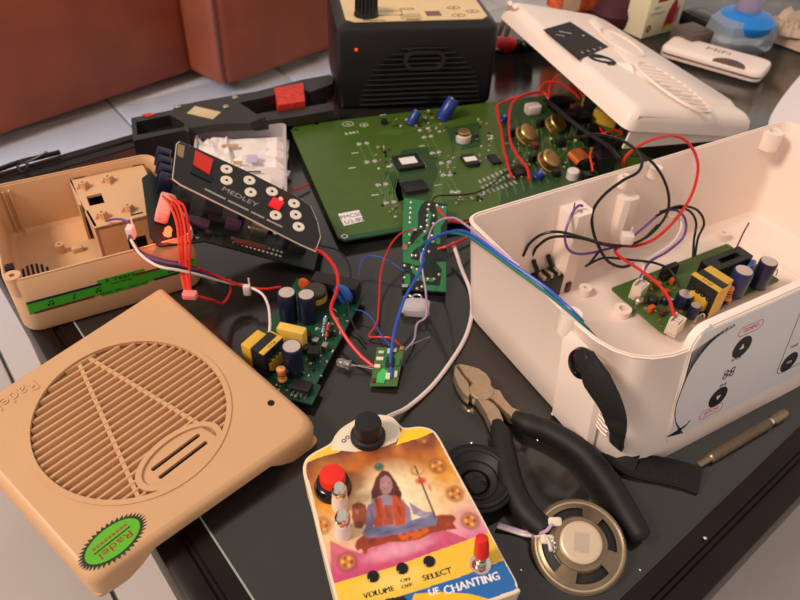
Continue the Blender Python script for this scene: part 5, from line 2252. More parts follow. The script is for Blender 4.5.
# ================================================================== brass precision screwdriver by the white case
s0, s1 = P(697, 466, 0.38), P(786, 413, 0.38)
SDv = thing('precision_screwdriver', 'slim brass precision screwdriver lying beside the white case', 'screwdriver', s0)
dv = s1 - s0
Ls = dv.length
M_brass = mat('dull brass', (150, 132, 108), 0.36, 0.8, var=0.08, scale=150)
b = MB()
b.lathe([(0.12, 0), (0.22, 0.05), (0.22, 1.1), (0.3, 1.2)], 14, (0, 0, 0), axis=dv)
b.build('bit_sleeve', M_brass, SDv)
b = MB()
b.lathe([(0.30, 1.2), (0.34, 1.25), (0.34, Ls * 0.78), (0.3, Ls * 0.8)], 16, (0, 0, 0), axis=dv)
b.build('knurled_grip', mat('knurled brass', (116, 100, 80), 0.5, 0.6, var=0.15, scale=300, bump=0.5, bscale=1500), SDv)
b = MB()
b.lathe([(0.2, Ls * 0.79), (0.26, Ls * 0.8), (0.26, Ls * 0.83), (0.2, Ls * 0.84)], 14, (0, 0, 0), axis=dv)
b.build('chrome_collar', M_chrome, SDv)
b = MB()
b.lathe([(0.28, Ls * 0.84), (0.33, Ls * 0.86), (0.33, Ls * 0.98), (0.25, Ls)], 14, (0, 0, 0), axis=dv)
b.build('swivel_cap', M_brass, SDv)

# ================================================================== carrying strap of the white case
M_web = mat('black webbing', (20, 19, 19), 0.75, var=0.2, scale=400, bump=0.5, bscale=700)
ST = thing('carrying_strap', 'black webbing strap hooked on the end of the white case', 'strap', P(600, 380, 0))
so = P(600, 380, 0)


def sp3(u, v, z):
    return P(u, v, z) - so


wx = WBM.to_3x3() @ Vector((1, 0, 0))


def sw3(u_, v_, x):
    """photo pixel on a plane parallel to the case end wall, x cm out"""
    return on_plane(u_, v_, WBM @ Vector((x, 0, 0)), wx) - so


b = MB()
hb = sw3(588, 362, -1.75)
b.lathe([(0.55, 0), (0.85, 0.1), (0.95, 0.4), (0.85, 0.7), (0.45, 0.95), (0.05, 1.0)], 22, hb, axis=-wx + Vector((0, 0, 0.2)))
b.build('end_button', M_blackgl, ST)
pts = smooth_path([sw3(586, 360, -2.1), sw3(592, 372, -2.4), sw3(600, 386, -2.4), sw3(609, 402, -2.2), sw3(615, 418, -1.9), sw3(617, 432, -1.6), sp3(617, 447, 1.1), sp3(624, 458, 0.75), sp3(636, 464, 0.6)], 5)
n = len(pts)
ups = [Vector((-0.85 + 0.6 * i / n, -0.5, 0.25 + 0.75 * (i / n) ** 2)) for i in range(n)]
b = MB()
b.strip(pts, [float(np.interp(i / (n - 1), [0, .2, .45, .65, .8, 1], [1.4, 1.75, 1.35, 0.95, 0.95, 1.3])) for i in range(n)], 0.4, ups)
b.build('strap_loop', M_web, ST)
pts = smooth_path([sp3(604, 449, 0.6), sp3(620, 459, 0.5), sp3(638, 466, 0.42), sp3(660, 470, 0.4), sp3(682, 475, 0.38), sp3(700, 481, 0.35)], 6)
n = len(pts)
b = MB()
b.strip(pts, [float(np.interp(i / (n - 1), [0, .3, 1], [1.3, 1.6, 1.75])) for i in range(n)], 0.34, [Vector((0.1, -0.35, 1))] * n)
bandp = b.build('strap_band', M_web, ST)
b = MB()
for i in range(2, n - 1):
    for tt in (0.0, 0.5):
        p = pts[i] * (1 - tt) + pts[min(i + 1, n - 1)] * tt
        t = (pts[min(i + 1, n - 1)] - pts[i - 1]).normalized()
        w = t.cross(Vector((0.1, -0.35, 1))).normalized()
        up = w.cross(t)
        b.tube([p - w * 0.75 + up * 0.17, p + w * 0.75 + up * 0.17], 0.05, 5)
b.build('woven_ribs', M_web, bandp, kind='stuff')

# ================================================================== clear LED, scrap leads
LD = thing('clear_led', 'clear five millimetre led with long legs beside the tiny board', 'led', P(350, 365, 0.55))
lo2 = P(350, 365, 0.55)
ax = (P(333, 360, 0.6) - lo2)
b = MB()
b.lathe([(0.36, 0), (0.36, 0.1), (0.30, 0.12), (0.30, 0.75), (0.24, 0.92), (0.1, 1.0), (0.01, 1.02)], 18, (0, 0, 0), axis=ax)
b.build('lens', mat('clear epoxy lens', (240, 232, 226), 0.08, var=0, trans=0.85, ior=1.5), LD)
b = MB()
b.lathe([(0.14, 0.05), (0.16, 0.3), (0.2, 0.42), (0.12, 0.44)], 10, (0, 0, 0), axis=ax)
b.build('reflector_cup', M_solder, LD)
for dy in (-0.08, 0.1):
    b = MB()
    b.tube([Vector((0, dy, 0)), P(362, 366 + dy * 8, 0.5) - lo2, P(376, 368.5 + dy * 10, 0.5) - lo2], 0.035, 6)
    b.build('leg', M_solder, LD)

# clear connector below the narrow board
CC = thing('clear_connector', 'crumpled clear plastic connector below the narrow board', 'connector', P(416, 312, 0))
co_ = P(416, 312, 0)
rc_ = random.Random(5)
b = MB()
rings = []
for (z, s_) in ((0.05, 0.8), (0.4, 1.0), (0.75, 0.95), (0.9, 0.7)):
    rings.append([(x * s_ * (1 + rc_.uniform(-.12, .12)), y * s_ * (1 + rc_.uniform(-.12, .12)), z + rc_.uniform(-.07, .07)) for x, y in rrect(2.1, 1.5, 0.3, 3)])
b.loft(rings)
b.build('shell', mat('milky plastic', (226, 220, 224), 0.3, var=0.05, trans=0.35, ior=1.4), CC, ang=25)
for (u, v) in ((408, 300), (417, 299)):
    c_ = P(u, v, 0.6) - co_
    b = MB()
    b.tube([(c_.x + 0.33 * math.cos(t), c_.y + 0.3 * math.sin(t), c_.z + 0.2) for t in [2 * PI * k / 14 for k in range(15)]], 0.07, 6)
    b.build('metal_loop', M_solder, CC)

# crumbs and solder flecks on the glass
for i, (u, v, r) in enumerate(((469, 411, 0.12), (521, 570, 0.08), (538, 440, 0.1), (553, 414, 0.14), (590, 552, 0.07), (705, 538, 0.13), (640, 570, 0.06), (472, 443, 0.12))):
    b = MB()
    b.ball((0, 0, 0), r, 7, 5, 0.7)
    o = b.build('solder_crumb', M_cream if i % 3 == 0 else M_solder)
    o.location = P(u, v, r * 0.6 + (0.05 if u < 700 else 0.1)) * S
    tag(o, ['cream crumb on the glass just below the pliers jaws', 'shiny solder crumb on the glass right of the chanting box', 'solder crumb on the glass between the plier handles', 'pale crumb on the glass by the white case corner', 'tiny bright solder crumb inside the metal speaker outline', 'solder crumb stuck on the dark wood edge', 'tiny solder crumb right of the metal speaker', 'pale crumb on the glass beside the chanting box shoulder'][i], 'crumb', 'crumbs of solder on the table')
# ================================================================== wires
def PW(l):
    return [P(*q) for q in l]


R1, R2, R3 = 0.075, 0.11, 0.15
wire('signal_wire', PW([(314, 249, 2.9), (324, 254, 2.6), (335, 268, 2.4), (338, 286, 2.2), (331, 308, 2.0), (337, 322, 1.7), (347, 339, 1.2), (360, 355, 0.8), (374, 367, 0.6)]), 0.14, M_red, 'thick red wire running from the keypad down to the tiny board')
wire('signal_wire', PW([(308, 240, 3.0), (322, 246, 2.8), (337, 250, 2.4), (348, 262, 2.0), (351, 278, 1.7), (348, 300, 1.5), (350, 316, 1.1), (357, 332, 0.4), (366, 344, 0.3)]), 0.07, M_wblack, 'thin black wire looping past the blue disc of the table power board')
wire('signal_wire', PW([(413, 229, 1.8), (400, 234, 2.2), (389, 248, 2.0), (381, 272, 1.5), (379, 300, 1.0), (377, 322, 0.7), (369, 336, 0.3), (379, 337, 0.4), (391, 338, 0.6), (401, 346, 0.9)]), 0.07, M_red, 'thin red wire zigzagging from the narrow board to the tiny board')
wire('signal_wire', PW([(404, 271, 0.9), (392, 263, 1.2), (380, 257, 1.4), (368, 256, 1.3), (361, 263, 1.0), (359, 276, 0.9)]), 0.055, M_blue, 'thin blue wire arching left from the narrow board')
wire('signal_wire', PW([(353, 309, 0.9), (364, 312, 0.8), (373, 320, 0.6), (380, 333, 0.5), (390, 346, 0.8)]), 0.05, M_blue, 'hair thin blue wire from the table power board to the tiny board')
wire('signal_wire', PW([(392, 378, 0.6), (390.5, 362, 0.9), (392, 345, 1.4), (396, 325, 2.0), (404, 300, 2.6), (414, 282, 3.0), (421, 268, 3.3), (424, 252, 3.9), (431, 240, 5.0), (446, 233, 6.4), (463, 231, 8.0), (481, 241, 9.4), (505, 259, 9.6), (545, 287, 9.45), (570, 309, 9.4), (583, 322, 8.9)]), 0.11, M_blue, 'thick blue wire from the tiny board over the rim of the white case')
wire('signal_wire', PW([(424, 262, 1.8), (420, 250, 2.6), (424, 243, 3.6), (436, 237, 5.0), (450, 233, 6.6), (467, 236, 8.4), (484, 247, 9.6), (507, 264, 9.7), (545, 292, 9.55), (572, 314, 9.45), (588, 329, 8.6), (598, 341, 7.0)]), 0.10, M_teal, 'teal wire from the narrow board lying along the white case rim')
wire('signal_wire', PW([(428, 240, 1.8), (432, 228, 2.8), (441, 220, 4.0), (454, 218, 5.4), (466, 225, 7.4), (480, 236, 9.3), (500, 252, 9.65), (520, 266, 9.65)]), 0.09, M_lilac, 'lilac wire arching highest above the narrow board')
wire('signal_wire', PW([(424, 250, 2.6), (421, 258, 2.4), (423, 274, 2.0), (426, 294, 1.4), (426, 316, 0.8), (417, 324, 0.4), (414, 340, 0.4), (405, 350, 0.8)]), 0.075, M_lilac, 'lilac wire hanging down across the narrow board to the clear connector')
wire('signal_wire', PW([(437, 206, 1.9), (441, 213, 2.1), (450, 220, 1.9), (462, 223, 1.4), (474, 221, 1.2), (488, 214, 1.2)]), 0.12, M_red, 'red wire from the top corner of the narrow board to behind the white case')
wire('signal_wire', PW([(438, 249, 1.2), (448, 246, 1.6), (460, 241, 1.6), (472, 235, 1.4), (484, 226, 1.2)]), 0.12, M_red, 'red wire from the middle of the narrow board to behind the white case')
wire('signal_wire', PW([(432, 203, 1.9), (434, 198, 2.0), (441, 195.5, 1.8), (460, 195, 1.3), (478, 192, 1.2), (494, 183, 1.2), (506, 172, 1.3), (516, 168, 1.4)]), 0.075, M_wblack, 'black wire crossing the large board to the narrow board')
wire('twin_cable', PW([(453, 243, 1.4), (457, 255, 1.0), (462, 270, 0.5), (470, 290, 0.28), (472, 312, 0.22), (466, 336, 0.2), (452, 360, 0.2), (432, 386, 0.2), (408, 407, 0.35), (392, 415, 1.0), (384, 419, 1.4)]), 0.16, M_wwhite, 'pale twin cable curving from the narrow board to the chanting box', 'cable')
wire('signal_wire', PW([(404, 350, 0.9), (413, 344, 0.8), (422, 340, 0.5), (430, 337, 0.2)]), 0.03, M_solder, 'short bare lead sticking out of the tiny board')
wire('twin_cable', PW([(498, 524, 0.5), (511, 528, 0.3), (525, 532, 0.35), (538, 533, 1.0), (546, 531, 1.5), (552, 524, 1.75)]), 0.1, M_lilac, 'upper strand of the pale speaker lead', 'cable', 'speaker lead')
wire('twin_cable', PW([(497, 526.5, 0.45), (511, 531, 0.25), (525, 535, 0.3), (538, 536, 0.9), (545, 536, 1.35), (549, 543, 1.5), (551, 551, 1.5)]), 0.1, M_wwhite, 'lower strand of the pale speaker lead', 'cable', 'speaker lead')
# orange bundle from the keypad board
for i, (du, m) in enumerate(((-3, M_orange), (0.5, M_red), (4, M_orange), (8, M_red))):
    wire('ribbon_wire', PW([(166 + du, 196 + (i % 2) * 3, 7.0), (174 + du * 1.2, 206, 7.4), (180 + du, 224, 7.0), (182 + du, 245, 6.4), (183 + du * .8, 268, 5.0), (187 + du * .5, 292, 3.9), (192 + du * .4, 297, 3.8)]), 0.10, m, ['leftmost orange wire of the bundle hanging over the beige case', 'red wire second from left in the bundle over the beige case', 'orange wire third from left in the bundle over the beige case', 'rightmost red wire of the bundle over the beige case'][i], group='bundle of orange red wires')
tb = MB()
tb.rbox((0, 0, 0), (1.0, 0.6, 0.5), 0.15, 0.1)
o = tb.build('cable_tie', mat('pink tie', (230, 130, 126), 0.45, var=0.02))
o.location = P(190, 295, 3.95) * S
tag(o, 'pink cable tie holding the orange wire bundle', 'cable tie')
wire('signal_wire', PW([(196, 296, 3.6), (212, 300, 2.8), (223, 303, 1.6), (230, 292, 1.8), (230, 280, 1.9)]), 0.1, M_red, 'red wire curling right from the pink cable tie')
# cable from the battery compartment to the table power board
for i, (dv_, m, lb) in enumerate(((0, M_brown, 'brown wire from the battery compartment'), (2.2, M_purple, 'purple wire from the battery compartment'), (4.2, M_wblack, 'black wire from the battery compartment'))):
    wire('battery_wire', PW([(129, 234 + dv_, 5.3), (133, 242 + dv_, 5.5), (142, 252 + dv_, 5.6), (160, 259 + dv_, 5.5), (180, 263 + dv_, 5.2), (198, 268 + dv_, 4.4), (214, 275 + dv_, 2.8), (228, 281 + dv_, 1.9), (244, 285 + dv_ * .6, 1.6)]), 0.09, m, lb + ' to the table power board', group='battery compartment wires')
wire('battery_wire', PW([(131, 240, 5.5), (140, 254, 5.7), (158, 266, 5.6), (178, 270, 5.2), (200, 275, 4.2), (220, 281, 2.4), (245, 286, 1.9), (261, 293, 2.0), (268, 305, 2.3), (270, 322, 2.6), (269, 336, 2.4)]), 0.1, M_wwhite, 'white wire from the battery compartment to the yellow transformer')
wire('battery_wire', PW([(198, 268, 4.6), (216, 276, 2.9), (240, 285, 2.0), (262, 289, 1.8), (281, 287, 1.6)]), 0.1, M_red, 'red wire running to the tall capacitors of the table power board')
wire('battery_wire', PW([(106, 221, 4.5), (116, 219, 4.9), (126, 221, 5.1), (131, 229, 5.2), (130, 236, 5.3)]), 0.09, M_purple, 'short purple wire on top of the battery compartment')
for (u, v, z, s_, lb) in ((131, 232, 5.4, (0.55, 0.7, 1.0), 'white cable tie at the battery compartment'), (247, 290, 1.7, (0.55, 0.4, 0.9), 'white tag tie on the white wire by the table power board'), (627, 238, 5.6, (0.9, 0.75, 0.8), 'white cable tie on the wires inside the white case')):
    tb = MB()
    tb.rbox((0, 0, 0), s_, 0.12, 0.08)
    tb.box((0.2, 0.1, s_[2] * 0.8), (0.12, 0.06, s_[2] * 0.8))
    o = tb.build('cable_tie', M_wwhite)
    o.location = P(u, v, z) * S
    tag(o, lb, 'cable tie', 'white cable ties')
# red wires on the large board
wire('signal_wire', PW([(512, 178, 1.4), (508, 166, 1.5), (504, 150, 1.6), (501, 130, 1.8), (497, 113, 2.1), (498, 105, 2.4), (508, 100, 2.6), (518, 97, 2.8), (540, 92, 2.8)]), 0.13, M_red, 'red wire nearest the chips, arching along the large board')
wire('signal_wire', PW([(529, 180, 1.4), (527, 168, 1.5), (517, 155, 1.7), (510, 140, 1.9), (509, 120, 2.4), (512, 104, 3.0), (524, 95, 3.2), (542, 92, 3.2), (549, 99, 2.8)]), 0.13, M_red, 'red wire curving around the first gold can of the large board')
wire('signal_wire', PW([(539, 97, 2.4), (541, 87, 3.2), (548, 82, 3.8), (560, 83, 4.0), (572, 91, 3.6), (580, 99, 3.0)]), 0.12, M_red, 'red wire making the lower arch by the yellow box')
wire('signal_wire', PW([(549, 98, 2.4), (550, 86, 3.4), (556, 77, 4.2), (565, 75, 4.6), (575, 81, 4.2), (583, 97, 3.2)]), 0.12, M_red, 'red wire making the upper arch by the yellow box')
wire('power_cable', PW([(545, 100, 2.0), (556, 108, 2.6), (570, 120, 3.0), (586, 132, 3.0), (602, 142, 3.2), (612, 150, 3.6), (620, 160, 4.6)]), 0.24, M_blackmt, 'thick black cable lying over the relays of the large board', 'cable')
wire('signal_wire', PW([(592, 148, 3.0), (590, 156, 2.6), (592, 166, 2.0), (593, 176, 1.5)]), 0.1, M_orange, 'short orange wire hanging at the copper coil')
wire('signal_wire', PW([(600, 128, 2.8), (604, 133, 3.0), (614, 130, 3.2), (622, 134, 3.0), (610, 138, 2.8)]), 0.1, M_red, 'small red loop under the white cover edge')
# wires of the white case
zc = 4.2
wire('case_wire', PW([(560, 141, 3.0), (577, 137, 5.0), (596, 134.5, 8.5), (618, 139, 10.2), (635, 149, 10.6), (642, 160, 10.2), (638, 172, 9.6), (622, 181, 9.2), (604, 195, 8.4), (593, 211, 7.2), (593, 230, 5.8), (600, 249, 4.6), (609, 262, 3.8), (622, 267, 3.4), (633, 264, 3.2)]), 0.12, M_wblack, 'thick black wire looping over the back wall of the white case', 'wire')
wire('case_wire', PW([(632, 156, 10.4), (645, 157, 10.2), (657, 168, 9.4), (666, 185, 8.0), (669, 203, 6.6), (664, 219, 5.6), (648, 236, 4.9), (628, 245, 4.5), (606, 244, 4.9), (584, 238, 5.9), (560, 232, 6.9), (543, 234, 6.6), (530, 243, 5.4), (523, 256, 4.2)]), 0.11, M_wblack, 'black wire circling the white case down to the mains socket')
wire('case_wire', PW([(532, 256, 3.8), (538, 246, 5.0), (553, 237, 6.3), (580, 238, 6.0), (612, 246, 4.8), (640, 241, 4.9), (658, 225, 5.3)]), 0.11, M_wblack, 'second black wire from the mains socket of the white case')
wire('case_wire', PW([(623, 166, 8.5), (625, 158, 9.8), (637, 147, 10.6), (655, 139, 10.8), (675, 136, 10.4), (690, 145, 9.6), (698, 166, 8.2), (692, 194, 6.6), (676, 219, 5.6), (656, 238, 4.9), (636, 246, 4.5), (622, 246, 4.4), (615, 251, 4.2), (623, 259, 3.9), (640, 270, 3.6), (658, 284, 3.4), (669, 299, 3.0), (674, 316, 2.4)]), 0.12, M_red, 'long red wire arching high over the white case to its power board')
wire('case_wire', PW([(583, 206, 8.0), (578, 206, 8.0), (571, 216, 7.6), (565, 236, 6.4), (569, 250, 5.4), (582, 254, 4.8), (603, 250, 4.3), (622, 244, 4.6), (642, 229, 5.2), (660, 214, 5.7), (675, 210, 5.6), (685, 219, 5.0), (684, 236, 4.4), (668, 251, 3.7), (650, 262, 3.2), (640, 278, 2.6)]), 0.1, M_purple, 'purple wire winding from the screw column to the power board')
wire('case_wire', PW([(668, 217, 5.6), (678, 218, 5.4), (681, 228, 4.9), (672, 243, 4.2), (655, 255, 3.6), (645, 263, 3.2), (641, 280, 2.5)]), 0.1, M_wwhite, 'white wire bending into the upper connector of the power board')
wire('case_wire', PW([(656, 216, 5.7), (672, 209, 5.9), (688, 210, 5.5), (696, 222, 4.6), (694, 240, 3.6), (693, 257, 2.9)]), 0.1, M_wblack, 'black wire dropping to the fuse block, left of the pair')
wire('case_wire', PW([(660, 212, 5.8), (680, 206, 6.0), (697, 210, 5.6), (704, 223, 4.7), (698, 238, 3.8), (695, 256, 2.9)]), 0.1, M_wblack, 'black wire dropping to the fuse block, right of the pair')
wire('case_wire', PW([(600, 250, 4.4), (590, 263, 3.8), (586, 266, 3.6), (604, 258, 4.0), (632, 260, 3.6), (655, 263, 3.4), (671, 271, 3.1), (680, 288, 2.6)]), 0.1, M_wblack, 'black wire crossing to the small capacitor of the power board')
wire('column_lead', PW([(575, 203, 8.1), (568, 235, 5.6), (561, 272, 2.2)]), 0.05, M_brown, 'thin brown lead standing against the screw column')
# mains socket inside the white case
js0 = wl(545, 281, 1.6)
JS = thing('mains_socket', 'black mains inlet socket inside the left end of the white case', 'socket', WBM @ Vector((js0.x, js0.y, 0.3)), 0.54)
MB().rbox((0, 0, 1.0), (2.4, 1.6, 2.0), 0.2, 0.12).build('body', M_black, JS)
for k in (-0.7, 0, 0.7):
    MB().rbox((k, -0.2, 2.15), (0.3, 0.9, 0.5), 0.06, 0.04).build('terminal_blade', M_steel, JS)
for k in (-0.7, 0.7):
    b = MB()
    b.tube([(k, 0.1, 2.1), (k - 0.3, 0.5, 3.0), (k - 0.35, 0.6, 3.3)], 0.18, 8)
    b.build('insulating_sleeve', M_blackmt, JS)
b = MB()
b.rbox((1.9, -0.6, 0.5), (0.5, 0.5, 0.9), 0.12, 0.08)
b.build('mounting_ear', M_brown, JS)
# cord tied on the table's far edge
wire('bent_cord', PW([(-20, 176, 0.6), (5, 168, 0.5), (20, 160, 0.6), (28, 155, 0.9), (40, 146, 1.5), (47, 151.5, 1.6)][:0] + [(-25, 178, 0.5), (0, 169, 0.5), (20, 162, 0.5), (36, 158, 0.5), (60, 152, 0.5)]), 0.25, M_wblack, 'black cord lying along the far table edge at the left', 'cord')
wire('bent_cord', PW([(20, 161, 0.7), (28, 165, 1.0), (23, 172, 0.9), (18, 165, 0.8), (32, 160, 1.0), (47, 152, 1.6)]), 0.12, M_wblack, 'knotted end of the black cord at the far table edge', 'cord')
wire('signal_wire', PW([(288, 194, 0.3), (295, 190, 0.35), (302, 187, 0.35), (309, 184, 0.3)]), 0.08, M_red, 'short red wire peeking out beside the large board corner')
# ================================================================== white cover leaning at the back right
WR = None
c0, c1, c2, c3 = Vector((8.695, 88.745, 9.141)), Vector((23.175, 95.781, 5.025)), Vector((35.844, 68.439, 2.859)), Vector((21.364, 61.403, 6.975))
# local x: along the long side towards the viewer (c0 -> c3), y: across to c1
WR = frame3(c0, c3, c1)
WC = thing('white_case_cover', 'white plastic radio cover with dark solar window, leaning behind the open white case', 'radio cover', c0, rot=WR)
WCM = Matrix.Translation(c0) @ WR.to_4x4()
WCI = WCM.inverted()
Wn = WR @ Vector((0, 0, 1))
# frame3 gives z = x cross y; the outside of the cover must look up
sg = 1.0 if Wn.z > 0 else -1.0
LX, LY = (c3 - c0).length, (c1 - c0).length


def cv(u, v, h=0.0):
    r = WCI @ on_plane(u, v, c0 + Wn * (h * sg), Wn)
    return (r.x, r.y)


cq = [cv(*p) for p in ((511, 0), (596, 14), (754, 117), (638, 108))]
if area2(cq) < 0:
    cq.reverse()


def cring(g, z, r=1.3):
    return [(x, y, z * sg) for x, y in round_poly(offset_poly(cq, -g), r, 5)]


b = MB()
b.loft([cring(0.45, -2.1), cring(0.62, -2.1), cring(0.45, -1.2), cring(0.25, -0.5), cring(-0.2, -0.08), cring(-0.7, 0.0)], cap0=False)
b.loft([cring(0.45, -2.1), cring(0.2, -1.2), cring(-0.3, -0.5)], cap0=False)
b.build('cover_shell', M_white, WC)
# taller end wall nearest the open case
e0, e1_ = Vector(cv(640, 108)), Vector(cv(750, 116))
b = MB()
b.loft([[(e0.x + 0.6, e0.y, -4.0 * sg), (e1_.x + 0.6, e1_.y, -2.4 * sg), (e1_.x + 0.4, e1_.y, -2.4 * sg), (e0.x + 0.4, e0.y, -4.0 * sg)], [(e0.x + 0.35, e0.y, -0.6 * sg), (e1_.x + 0.35, e1_.y, -0.6 * sg), (e1_.x + 0.1, e1_.y, -0.6 * sg), (e0.x + 0.1, e0.y, -0.6 * sg)]])
b.build('end_skirt', M_white, WC)
# two thin ribs dropping from the far end
for (u0, v0, u1, v1) in ((510, 3, 499, 34), (515, 6, 506, 35)):
    p0 = WCI @ on_plane(u0, v0, c0, Wn)
    p1 = WCI @ P(u1, v1, 3.6)
    MB().tube([p0, p0 * 0.5 + p1 * 0.5, p1], 0.32, 6).build('end_rib', M_white, WC)
ctr = Vector((sum(p[0] for p in cq) / 4, sum(p[1] for p in cq) / 4))
o1 = [cv(*p) for p in ((585, 18), (600, 19), (740, 108), (700, 106), (640, 78))]
o1 = o1 if area2(o1) > 0 else o1[::-1]
b = MB()
b.loft([[(x, y, -0.05 * sg) for x, y in round_poly(o1, 1.2, 4)], [(x, y, 0.35 * sg) for x, y in round_poly(offset_poly(o1, 0.6), 1.0, 4)]])
b.build('raised_panel', M_white, WC)
M_solar = mat('dark solar window', (34, 24, 26), 0.5, spec=0.15, var=0.15, scale=200)
o_ = [cv(*p) for p in ((543, 30), (570, 22), (608, 47), (579, 60))]
b = MB()
b.plate(o_ if area2(o_) > 0 else o_[::-1], (), 0.0 if sg > 0 else -0.06, 0.06 if sg > 0 else 0.0)
sw = b.build('solar_window', M_solar, WC)
for (u, v, w, d) in ((565, 33, 1.8, 0.16), (560, 36, 1.2, 0.12), (582, 53, 0.25, 0.25), (588, 51.5, 0.25, 0.25), (594, 50, 0.25, 0.25), (600, 48.5, 0.25, 0.25), (583, 36, 0.3, 0.3)):
    x, y = cv(u, v)
    MB().box((x, y, 0.07 * sg), (d, w, 0.02)).build('window_print', M_silk, sw)
x, y = cv(602, 60)
b = MB()
for k in range(4):
    rr0 = 1.05 - 0.18 * k
    pts = [(x + rr0 * 1.0 * math.cos(t + k), y + (rr0 * 1.6 + 0.25 * k) * math.sin(t + k), 0.03 * sg) for t in [1.4 * PI * i / 12 for i in range(13)]]
    b.tube(pts, 0.13, 5)
b.build('scroll_emblem', M_ink, WC)
for (u0, v0, u1, v1, u2, v2, n) in ((636, 62, 716, 108, 690, 76, 11), (600, 30, 650, 52, 632, 36, 0)):
    x0, y0 = cv((u0 + u1) / 2 - 4, (v0 + v1) / 2 + 2, 0.3)
    lx = 5.4 if n else 3.6
    ly = 2.6 if n else 2.2
    b = MB()
    o_ = circ(lx, 40, x0, y0, ly)
    i_ = circ(lx - 0.25, 40, x0, y0, ly - 0.25)
    z0, z1 = sorted((0.25 * sg, 0.5 * sg))
    b.plate(o_, (i_,), z0, z1)
    b.build('oval_moulding', M_white, WC)
    for k in range(n):
        xx_ = x0 - lx + 1.0 + k * (2 * lx - 2.0) / max(1, n - 1)
        hw = (ly - 0.3) * math.sqrt(max(0.02, 1 - ((xx_ - x0) / lx) ** 2))
        MB().tube([(xx_, y0 - hw, 0.36 * sg), (xx_, y0 + hw, 0.36 * sg)], 0.16, 6).build('raised_rib', M_white, WC)
x, y = cv(627, 66, 0.1)
b = MB()
b.loft([[(x - 0.9, y - 1.2, 0), (x + 1.6, y - 0.2, 0), (x + 1.0, y + 1.1, 0), (x - 0.9, y + 0.6, 0)], [(x + 0.4, y - 0.3, 0.5 * sg), (x + 0.8, y - 0.2, 0.5 * sg), (x + 0.8, y + 0.2, 0.5 * sg), (x + 0.4, y + 0.1, 0.5 * sg)]])
b.build('moulded_peak', M_white, WC)
# yellow and black block under the cover edge
YB = thing('yellow_black_block', 'yellow and black transformer block propping the white cover', 'transformer', P(600, 125, 0), -0.5)
MB().rbox((0, 0.6, 2.0), (4.4, 2.8, 2.8), 0.15, 0.1).build('core', M_black, YB)
MB().rbox((-1.5, 2.3, 2.2), (3.0, 1.4, 3.4), 0.12, 0.1).build('yellow_winding', M_yellow, YB)
MB().rbox((0.6, -1.1, 1.4), (2.6, 0.8, 1.8), 0.12, 0.1).build('yellow_winding', M_yellow, YB)
MB().rbox((0, 0.6, 0.3), (4.8, 3.2, 0.6), 0.12, 0.1).build('base_plate', M_steel, YB)

# ================================================================== long black tool at the back left
BT = thing('black_cable_tool', 'long black plastic tool with two arms and a red paper band', 'tool', P(132, 152, 0))
bo = P(132, 152, 0)


def bt(u, v, z):
    r = P(u, v, z) - bo
    return (r.x, r.y)


def bplate(name, pxs, z0, z1, m, parent=None, hol=()):
    o_ = [bt(u, v, z1) for u, v in pxs]
    b = MB()
    b.plate(o_ if area2(o_) > 0 else o_[::-1], [[bt(u, v, z1) for u, v in h] for h in hol], z0, z1)
    return b.build(name, m, parent or BT)


M_blk2 = mat('scuffed black plastic', (40, 37, 36), 0.42, var=0.15)
bplate('box_end', [(131, 118), (172, 110), (188, 120), (189, 132), (184, 130), (133, 141)], 0, 2.4, M_blk2, hol=([(136, 122), (170, 115), (184, 123), (184, 127), (137, 135)],))
bplate('box_floor', [(133, 120), (172, 112), (187, 122), (187, 130), (134, 140)], 0.4, 1.2, M_blackmt)
bplate('body_wedge', [(172, 110), (178, 105), (230, 97), (246, 107), (262, 118), (250, 123), (215, 124), (189, 128), (188, 120)], 1.58, 2.4, M_blk2)
bplate('upper_arm', [(176, 106), (200, 101), (258, 91), (300, 80), (330, 74.5), (334, 78), (332, 84), (310, 92), (300, 88), (262, 98), (232, 104)], 0.6, 2.3, M_blk2)
bplate('lower_arm', [(240, 118), (262, 113), (300, 108), (333, 102), (334, 110), (300, 116), (255, 122)], 1.0, 2.0, M_blk2)
bplate('arm_gap_shade', [(232, 104), (262, 98), (300, 90), (326, 96), (322, 104), (262, 114), (246, 116)], 0.0, 0.7, M_blackmt)  # black plate stands in for shade in the void between the arms
bplate('paper_band', [(274, 88), (303, 82.5), (305, 101), (278, 105.5)], 1.0, 2.55, mat('red printed paper', (200, 48, 34), 0.5, var=0.3, scale=200))
bplate('pale_label', [(187, 113), (195, 106), (221, 112), (213, 119)], 2.4, 2.45, mat('aged label', (202, 178, 140), 0.6, var=0.1))
bplate('red_mark', [(142, 114.5), (150, 112.5), (155, 114.5), (147, 116.5)], 2.4, 2.5, mat('red mark', (200, 50, 46), 0.5, var=0))
for (u, v) in ((178, 107), (235, 97), (226, 107)):
    x, y = bt(u, v, 2.4)
    b = MB()
    b.lathe([(0.34, 0), (0.34, 0.1), (0.24, 0.18)], 12, (x, y, 2.4 if u != 235 else 2.3))
    b.build('screw', M_steel, BT)
for i in range(7):
    x, y = bt(245 + i * 3.2, 120.5 - i * 0.4, 2.0)
    MB().box((x, y, 2.05), (0.16, 0.6, 0.25), 0.2).build('grip_tooth', M_blk2, BT)

# ================================================================== clear parts case with papers
PC = thing('clear_parts_case', 'flat clear plastic case stuffed with crumpled white packets', 'parts case', P(240, 160, 0))
po = P(240, 160, 0)


def pc(u, v, z):
    r = P(u, v, z) - po
    return (r.x, r.y)


